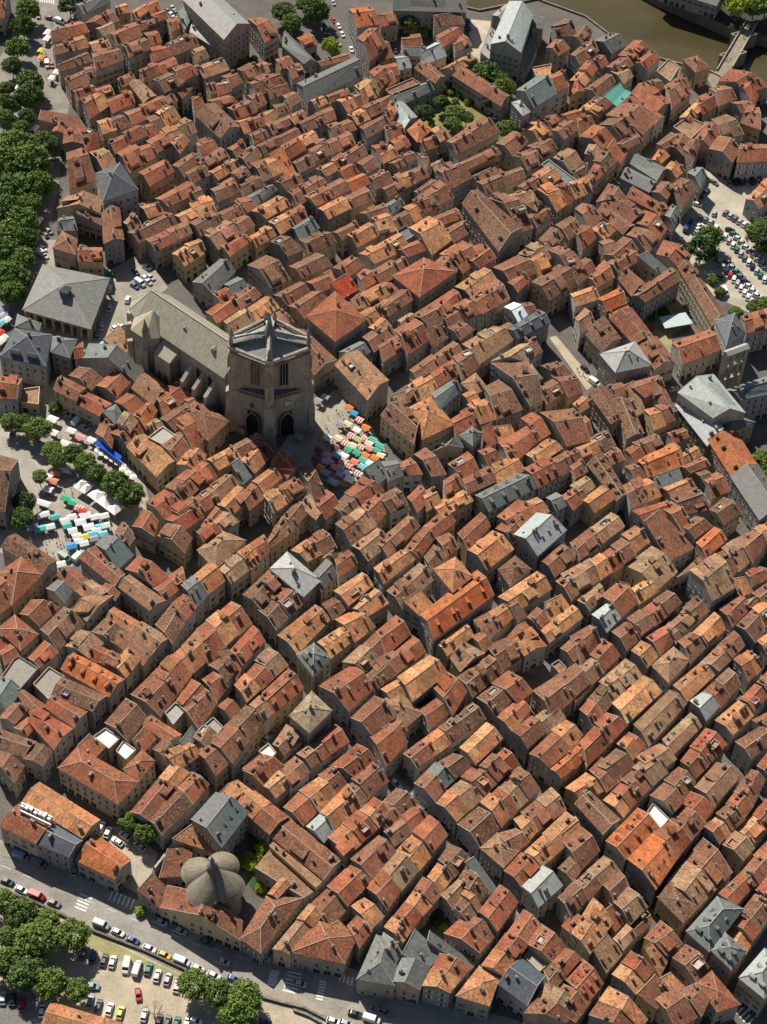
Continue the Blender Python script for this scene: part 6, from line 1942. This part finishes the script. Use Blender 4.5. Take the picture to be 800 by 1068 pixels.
cars((200, 0, 4), [(592, 84, (1, 2), 'red'), (612, 108, (1.2, 2.2), 'white'), (628, 142, (1.2, 2.4), 'white'), (666, 205, (1, 2.6), 'white'), (580, 150, (3, 1), 'grey'), (552, 105, (1, 2.4), 'dark blue'), (566, 128, (1, 2.4), 'grey'), (590, 10, (1, 2.2), 'silver'), (606, 182, (3, 1), 'silver')], 'on the street climbing past the tree yard', (590, 0), False, 'cars on the top street')
cars((400, 0, 4), [(32, 155, (.2, 3), 'silver'), (50, 210, (.2, 3), 'dark blue'), (205, 135, (2, 2), 'white'), (355, 90, (0, 3), 'blue'), (357, 115, (0, 3), 'blue'), (540, 345, (2, 2), 'red'), (465, 482, (1, -2), 'white'), (560, 315, (2, 1), 'black')], 'round the yards before the riverside church', (30, 150), False, 'cars in the upper yards')
cars((0, 0, 4), [(720, 32, (2, 2), 'silver'), (735, 55, (2, 2), 'green'), (748, 78, (2, 2), 'white'), (700, 45, (2, 2), 'grey'), (760, 98, (2, 2), 'green'), (715, 60, (2, 2), 'white')], 'in the small yard left of the slate church', (700, 30), False, 'cars in the small yard')
cars((0, 0, 4), [(196, 268, (.3, 3), 'white', 'van'), (216, 270, (.3, 3), 'red'), (160, 65, (.2, 3), 'grey'), (210, 75, (2, .5), 'grey'), (250, 88, (2, .8), 'white', 'van')], 'on the upper promenade', (200, 60), False, 'cars on the promenade')
cars((0, 267, 4), [(280, 658, (3, 2), 'silver'), (320, 688, (3, -3), 'white', 'van'), (352, 715, (3, 2.2), 'silver'), (52, 735, (.5, -3), 'grey')], 'before the white-walled house', (280, 650), False)
cars((0, 534, 4), [(325, 185, (3, -3), 'white', 'van'), (270, 190, (3, 2), 'green', 'van'), (350, 160, (3, -3), 'white')], 'at the lower end of the market square', (320, 180), False)
cars((600, 267, 4), [(318, 303, (1, -2), 'red'), (40, 470, (2, 2), 'black'), (80, 527, (3, 2), 'white', 'van'), (410, 553, (3, -1), 'silver')], 'in the lanes round the convent', (318, 303), False)
cars((400, 801, 4), [(50, 62, (3, 3), 'white'), (75, 90, (3, 3), 'silver'), (98, 112, (3, 3), 'grey'), (160, 170, (3, 3), 'white', 'van'), (205, 215, (3, 3), 'white'), (232, 238, (3, 3), 'silver'), (255, 262, (3, 3), 'grey'), (340, 345, (3, 3), 'dark blue'), (362, 368, (3, 3), 'silver'), (110, 965, (4, 1), 'grey'), (5, 1015, (2, 2), 'grey')], 'down the long street between the blocks', (50, 62), False, 'cars parked in the long street')
cars((200, 534, 4), [(260, 990, (3, -3), 'silver'), (318, 940, (3, -3), 'silver'), (345, 912, (3, -3), 'grey'), (178, 1082, (3, -3), 'silver')], 'in the lane below the pale stone pavilion', (345, 912), False)
kg = {}
for o in list(COL.objects):
    if '_k' in o: kg.setdefault(tuple(o['_k']), []).append(o)
for (a_, ref), L_ in kg.items():
    L_.sort(key=lambda o: o['_d'])
    for i, o in enumerate(L_):
        o['label'] = ('%s %s' % (a_, ref)) if len(L_) == 1 else '%s, %s of its colour %s' % (a_, ORD[i+1], ref)
        del o['_k']; del o['_d']

# ------------------------------------------------------------------ market stalls
def stall(px, py, cols, rx=2.0, ry=1.6, ang=0.7, h=2.5):
    p = at(px, py, h); M_ = MB(); n = 4
    V = [Vector((x*math.cos(ang)-y*math.sin(ang), x*math.sin(ang)+y*math.cos(ang), 0)) for x, y in ((-rx, -ry), (rx, -ry), (rx, ry), (-rx, ry))]
    Zv = Vector((0, 0, 1)); L = 6
    r0_, r1_ = (V[0]+V[3])/2+Zv*(h+.55), (V[1]+V[2])/2+Zv*(h+.55)
    for k in range(L):
        c = cols[k % len(cols)]; t0, t1 = k/L, (k+1)/L
        M_.face([V[0].lerp(V[1], t0)+Zv*h, V[0].lerp(V[1], t1)+Zv*h, r0_.lerp(r1_, t1), r0_.lerp(r1_, t0)], CLOTH, c)
        M_.face([r0_.lerp(r1_, t0), r0_.lerp(r1_, t1), V[3].lerp(V[2], t1)+Zv*h, V[3].lerp(V[2], t0)+Zv*h], CLOTH, c)
        for a_, b_ in ((0, 1), (3, 2)): M_.face([V[a_].lerp(V[b_], t0)+Zv*(h-.3), V[a_].lerp(V[b_], t1)+Zv*(h-.3), V[a_].lerp(V[b_], t1)+Zv*h, V[a_].lerp(V[b_], t0)+Zv*h], CLOTH, c)
    o = empty('market_stall', (p.x, p.y, 0), None, 'stall'); M_.build('awning', o)
    for v in V: b = MB(); b.box((v*.96).xy, (1, 0), .07, .07, 0, h+.02, METAL, (.5, .5, .5)); b.build('post', o)
    b = MB(); b.box((0, 0), (math.cos(ang), math.sin(ang)), rx*1.5, .9, .7, .85, CLOTH, (.5, .45, .35)); b.box((0, 0), (math.cos(ang), math.sin(ang)), rx*1.3, .6, 0, .7, BARK, (.2, .14, .09)); b.build('counter', o)
    return o
WH = (.75, .74, .70); SC_ = {'white': [WH], 'orange': [(.75, .2, .03)], 'blue': [(.05, .30, .6)], 'red and white striped': [(.6, .03, .04), WH], 'yellow': [(.75, .5, .08)], 'teal': [(.08, .42, .36)], 'pink': [(.65, .28, .26)], 'green': [(.05, .4, .22)],
     'cyan': [(.15, .52, .6)], 'cream': [(.68, .58, .40)], 'red and yellow striped': [(.6, .03, .03), (.8, .55, .05)], 'maroon': [(.2, .03, .06)], 'grey': [(.3, .3, .32)], 'red': [(.6, .04, .03)], 'lilac': [(.35, .36, .5)], 'salmon': [(.65, .22, .15)], 'turquoise': [(.1, .5, .42)],
     'yellow and green striped': [(.75, .5, .08), (.1, .4, .2)], 'cream and red striped': [(.68, .58, .40), (.5, .05, .05)], 'dark teal': [(.02, .18, .15)]}
STL = []
def stalls(org, lst, ref, ang, sz=.8):
    for x, y, c, *s in lst:
        k = s[0] if s else 1
        o = stall(org[0]+x/org[2], org[1]+y/org[2], SC_[c], 2.0*sz*k, 1.6*sz*(k if k < 1.3 else 1), ang)
        o['group'] = 'market stalls '+ref; o['_k'] = (c, ref); STL.append(o)
stalls((200, 267, 4), [(660, 632, 'orange'), (678, 655, 'blue'), (700, 682, 'red and white striped'), (728, 715, 'orange'), (690, 725, 'white'), (567, 757, 'white'), (665, 747, 'red and white striped'), (697, 765, 'yellow and green striped'), (755, 765, 'teal'), (785, 790, 'teal'), (705, 795, 'red and white striped'), (742, 800, 'pink'), (690, 820, 'green'), (725, 830, 'orange'), (765, 840, 'orange'), (605, 828, 'cyan'), (637, 832, 'white'), (575, 857, 'pink'), (630, 857, 'red and white striped'), (680, 857, 'salmon'), (655, 875, 'cream and red striped'), (600, 880, 'pink'), (537, 880, 'red and yellow striped'), (715, 878, 'cyan'), (557, 902, 'grey', 1.3), (692, 905, 'red and white striped'), (530, 810, 'maroon'), (570, 830, 'pink'), (450, 752, 'grey'), (395, 825, 'lilac'), (620, 908, 'lilac'), (790, 830, 'cream'), (775, 812, 'green'), (740, 782, 'cream'), (650, 905, 'white'), (545, 970, 'dark teal'), (560, 585, 'grey'), (528, 602, 'grey'), (210, 725, 'grey'), (590, 940, 'lilac', 1.3), (650, 700, 'cream'), (625, 700, 'grey'), (612, 760, 'cream'), (640, 780, 'red and white striped'), (600, 800, 'maroon'), (620, 880, 'red and white striped'), (660, 930, 'white', 1.2), (720, 760, 'red and white striped'), (675, 790, 'cream'), (655, 805, 'green'), (715, 850, 'teal'), (745, 865, 'white'), (560, 855, 'lilac'), (520, 850, 'maroon'), (505, 905, 'lilac')], 'on the church square', -.5, .76)
stalls((0, 534, 4), [(135, 60, 'lilac', 1.2), (167, 68, 'turquoise', 1.3), (303, 77, 'white'), (350, 102, 'yellow'), (280, 57, 'teal'), (335, 40, 'white', 1.2), (370, 62, 'white', 1.2), (402, 75, 'white'), (298, 140, 'blue', 1.1), (417, 60, 'cyan'), (355, 15, 'white', 1.2), (392, 110, 'grey'), (255, 217, 'white'), (430, 90, 'cyan'), (300, 20, 'white'), (180, 10, 'white', 1.4), (320, 100, 'white'), (440, 55, 'white'), (385, 90, 'cyan'), (330, 120, 'white'), (270, 35, 'white'), (230, 20, 'teal'), (210, 60, 'white'), (395, 20, 'white'), (435, 15, 'white'), (350, 130, 'white')], 'at the foot of the market square', .4)
stalls((0, 267, 4), [(200, 920, 'white'), (235, 900, 'salmon', 1.1), (222, 938, 'salmon', 1.1), (203, 972, 'white'), (180, 1030, 'white', 1.6), (275, 890, 'white'), (275, 1008, 'green'), (305, 1028, 'green'), (328, 1050, 'red and white striped'), (345, 1062, 'red')], 'beside the big white marquees', -.3)
stalls((0, 267, 4), [(220, 680, 'white', 1.2), (298, 728, 'white'), (335, 755, 'pink'), (275, 782, 'white', 1.3), (222, 735, 'white', 1.1), (383, 768, 'white')], 'before the white-walled house', -.4)
stalls((0, 267, 4), [(15, 245, 'lilac', 1.1), (28, 265, 'white'), (10, 275, 'cyan'), (425, 370, 'cyan'), (3, 320, 'red'), (15, 340, 'white'), (20, 215, 'lilac'), (5, 355, 'white')], 'near the market hall', 1.0)
stalls((0, 0, 4), [(170, 210, 'yellow'), (170, 240, 'red and yellow striped'), (197, 135, 'white', 1.3), (195, 160, 'white', 1.3), (75, 365, 'white', 1.3), (68, 395, 'white', 1.2), (145, 535, 'white', 1.3), (150, 970, 'yellow'), (145, 995, 'yellow'), (135, 1020, 'yellow'), (120, 1050, 'yellow'), (10, 600, 'white'), (118, 1075, 'red and yellow striped'), (160, 920, 'white', 1.4), (235, 300, 'white'), (215, 325, 'white'), (50, 425, 'white')], 'along the promenade', 1.3)
kg = {}
for o in STL: kg.setdefault(tuple(o['_k']), []).append(o)
for (c, ref), L_ in kg.items():
    L_.sort(key=lambda o: pj(o.location)[1])
    for i, o in enumerate(L_):
        o['label'] = '%s stall awning %s' % (c, ref) if len(L_) == 1 else '%s stall awning %s, %s of them from the top' % (c, ref, ORD[i+1]); del o['_k']
for (p0, p1, lab) in (((325, 945), (375, 975), 'shorter upper white marquee among the market trees'), ((385, 980), (500, 1065), 'long white marquee running down the market square')):
    a = at(p0[0]/4, 267+p0[1]/4, 3); c = at(p1[0]/4, 267+p1[1]/4, 3); d = (c-a).normalized(); s = Vector((-d.y, d.x, 0))*2.6; Zv = Vector((0, 0, 1)); b = MB(); n = max(2, int((c-a).length/4))
    o = empty('marquee', (a.x, a.y, 0), lab, 'marquee')
    for k in range(n):
        u, v = a.lerp(c, k/n)-a, a.lerp(c, (k+1)/n)-a; u.z = v.z = 0; mid = (u+v)/2+Zv*4.2; q = [u-s+Zv*3, v-s+Zv*3, v+s+Zv*3, u+s+Zv*3]
        for i in range(4): b.face([q[i], q[(i+1) % 4], mid], CLOTH, WH)
    b.build('canopy', o); b = MB()
    for k in range(n+1):
        u = a.lerp(c, k/n)-a; u.z = 0
        for sg in (-1, 1): p_ = MB(); p_.box((u+s*sg).xy, (1, 0), .08, .08, 0, 3, METAL, (.6, .6, .6)); p_.build('post', o)
# row of small white parasols by the blue awning
for k in range(9):
    p = at(100+k*5.2+2, 470+k*3.3-1, 2.4) if k < 6 else at(128+(k-6)*5.5, 489+(k-6)*4, 2.4)
    o = empty('parasol', (p.x, p.y, 0), '%s small white parasol counted down from the blue awning' % ORD[k+1], 'parasol', 'white cafe parasols'); b = MB(); b.lathe((0, 0), [(1.35, 2.2), (.05, 2.75)], 8, CLOTH, WH); b.build('canopy', o); b = MB(); b.lathe((0, 0), [(.03, 0), (.03, 2.6)], 6, METAL, (.5, .5, .5)); b.build('pole', o)

# ------------------------------------------------------------------ people
def person_mesh(seed, top, leg, skin=(.45, .28, .19), hair=(.05, .035, .02)):
    rnd = random.Random(seed); st = rnd.uniform(.06, .22)
    V = [(0, 0, .95), (0, 0, 1.2), (0, 0, 1.42), (0, 0, 1.52), (0, .01, 1.66), (-.19, 0, 1.40), (-.25, .04, 1.12), (-.24, .14, .90), (.19, 0, 1.40), (.25, -.02, 1.12), (.24, .05, .88),
         (-.1, 0, .90), (-.11, st, .5), (-.11, st-.06, .08), (-.11, st+.1, .04), (.1, 0, .90), (.11, -st*.5, .5), (.11, -st-.05, .1), (.11, -st+.1, .05)]
    E_ = [(0, 1), (1, 2), (2, 3), (3, 4), (2, 5), (5, 6), (6, 7), (2, 8), (8, 9), (9, 10), (0, 11), (11, 12), (12, 13), (13, 14), (0, 15), (15, 16), (16, 17), (17, 18)]
    Rr = [.15, .14, .15, .055, .105, .065, .05, .04, .065, .05, .04, .095, .065, .045, .045, .095, .065, .045, .045]
    me = bpy.data.meshes.new('tmp'); me.from_pydata(V, E_, []); ob = bpy.data.objects.new('tmp', me); COL.objects.link(ob)
    md = ob.modifiers.new('skin', 'SKIN'); 
    if not me.skin_vertices: me.skin_vertices.new() if hasattr(me.skin_vertices, 'new') else None
    for i, r in enumerate(Rr): me.skin_vertices[0].data[i].radius = (r, r*.8)
    me.skin_vertices[0].data[0].use_root = True
    ob.modifiers.new('s', 'SUBSURF').levels = 1
    dg = bpy.context.evaluated_depsgraph_get(); dg.update(); m2 = bpy.data.meshes.new_from_object(ob.evaluated_get(dg)); m2.name = 'person'
    bpy.data.objects.remove(ob); m2.materials.clear(); m2.materials.append(MATS[CLOTH])
    at_ = m2.attributes.new('tint', 'FLOAT_COLOR', 'CORNER'); cs = []
    for p in m2.polygons:
        z = p.center.z; x = abs(p.center.x)
        c = hair if z > 1.68 or (z > 1.6 and p.center.y < -.02) else (skin if z > 1.47 or (x > .2 and z < 1.05) else (top if z > .92 else (leg if z > .1 else (.04, .03, .03))))
        cs += [c[0], c[1], c[2], 1]*p.loop_total
    at_.data.foreach_set('color', cs); return m2
PC = [('white', (.7, .7, .68)), ('red', (.45, .04, .04)), ('blue', (.06, .12, .35)), ('black', (.03, .03, .03)), ('grey', (.25, .25, .26)), ('yellow', (.6, .42, .08)), ('green', (.08, .22, .1))]
try:
    PM = [(n_, person_mesh(k, c, random.choice([(.05, .07, .14), (.03, .03, .035), (.3, .25, .18)]))) for k, (n_, c) in enumerate(PC)]
except Exception as e:
    print('person failed', e); PM = []
def crowd(poly, n, where, seed):
    rnd = random.Random(seed); xs = [p[0] for p in poly]; ys = [p[1] for p in poly]; k = 0; tries = 0; L0 = []
    while k < n and tries < 5000 and PM:
        tries += 1; x, y = rnd.uniform(min(xs), max(xs)), rnd.uniform(min(ys), max(ys)); c = False
        for i in range(len(poly)):
            (x0, y0), (x1, y1) = poly[i], poly[i-1]
            if (y0 > y) != (y1 > y) and x < (x1-x0)*(y-y0)/(y1-y0)+x0: c = not c
        if not c: continue
        p = at(x, y, 0)
        if inside(p.x, p.y, -1): continue
        nm, me = PM[rnd.randrange(len(PM))]; k += 1
        o = link('person', me, None, (p.x, p.y, .02), rnd.uniform(0, 6.28), rnd.uniform(.94, 1.06)); L0.append((nm, y, o))
    for nm in {a[0] for a in L0}:
        for j, (_, _, o) in enumerate(sorted([a for a in L0 if a[0] == nm], key=lambda a: a[1])): tag(o, 'person in %s, %s such from the top, %s' % (nm, ORD[j+1], where), 'person', 'people '+where)
crowd([(326, 455), (352, 420), (372, 440), (398, 470), (388, 492), (350, 488), (325, 472)], 60, 'among the stalls of the church square', 1)
crowd([(40, 545), (110, 535), (115, 560), (85, 585), (50, 590), (45, 565)], 45, 'at the foot of the market square', 2)
crowd([(70, 490), (100, 500), (120, 530), (60, 530)], 22, 'beside the white marquees', 3)
crowd([(45, 10), (70, 20), (60, 90), (40, 100)], 16, 'along the upper promenade', 4)
crowd([(752, 65), (775, 28), (786, 28), (765, 65)], 8, 'across the stone bridge', 5)
crowd([(576, 358), (582, 356), (616, 398), (610, 400)], 5, 'down the pale paved lane', 6)
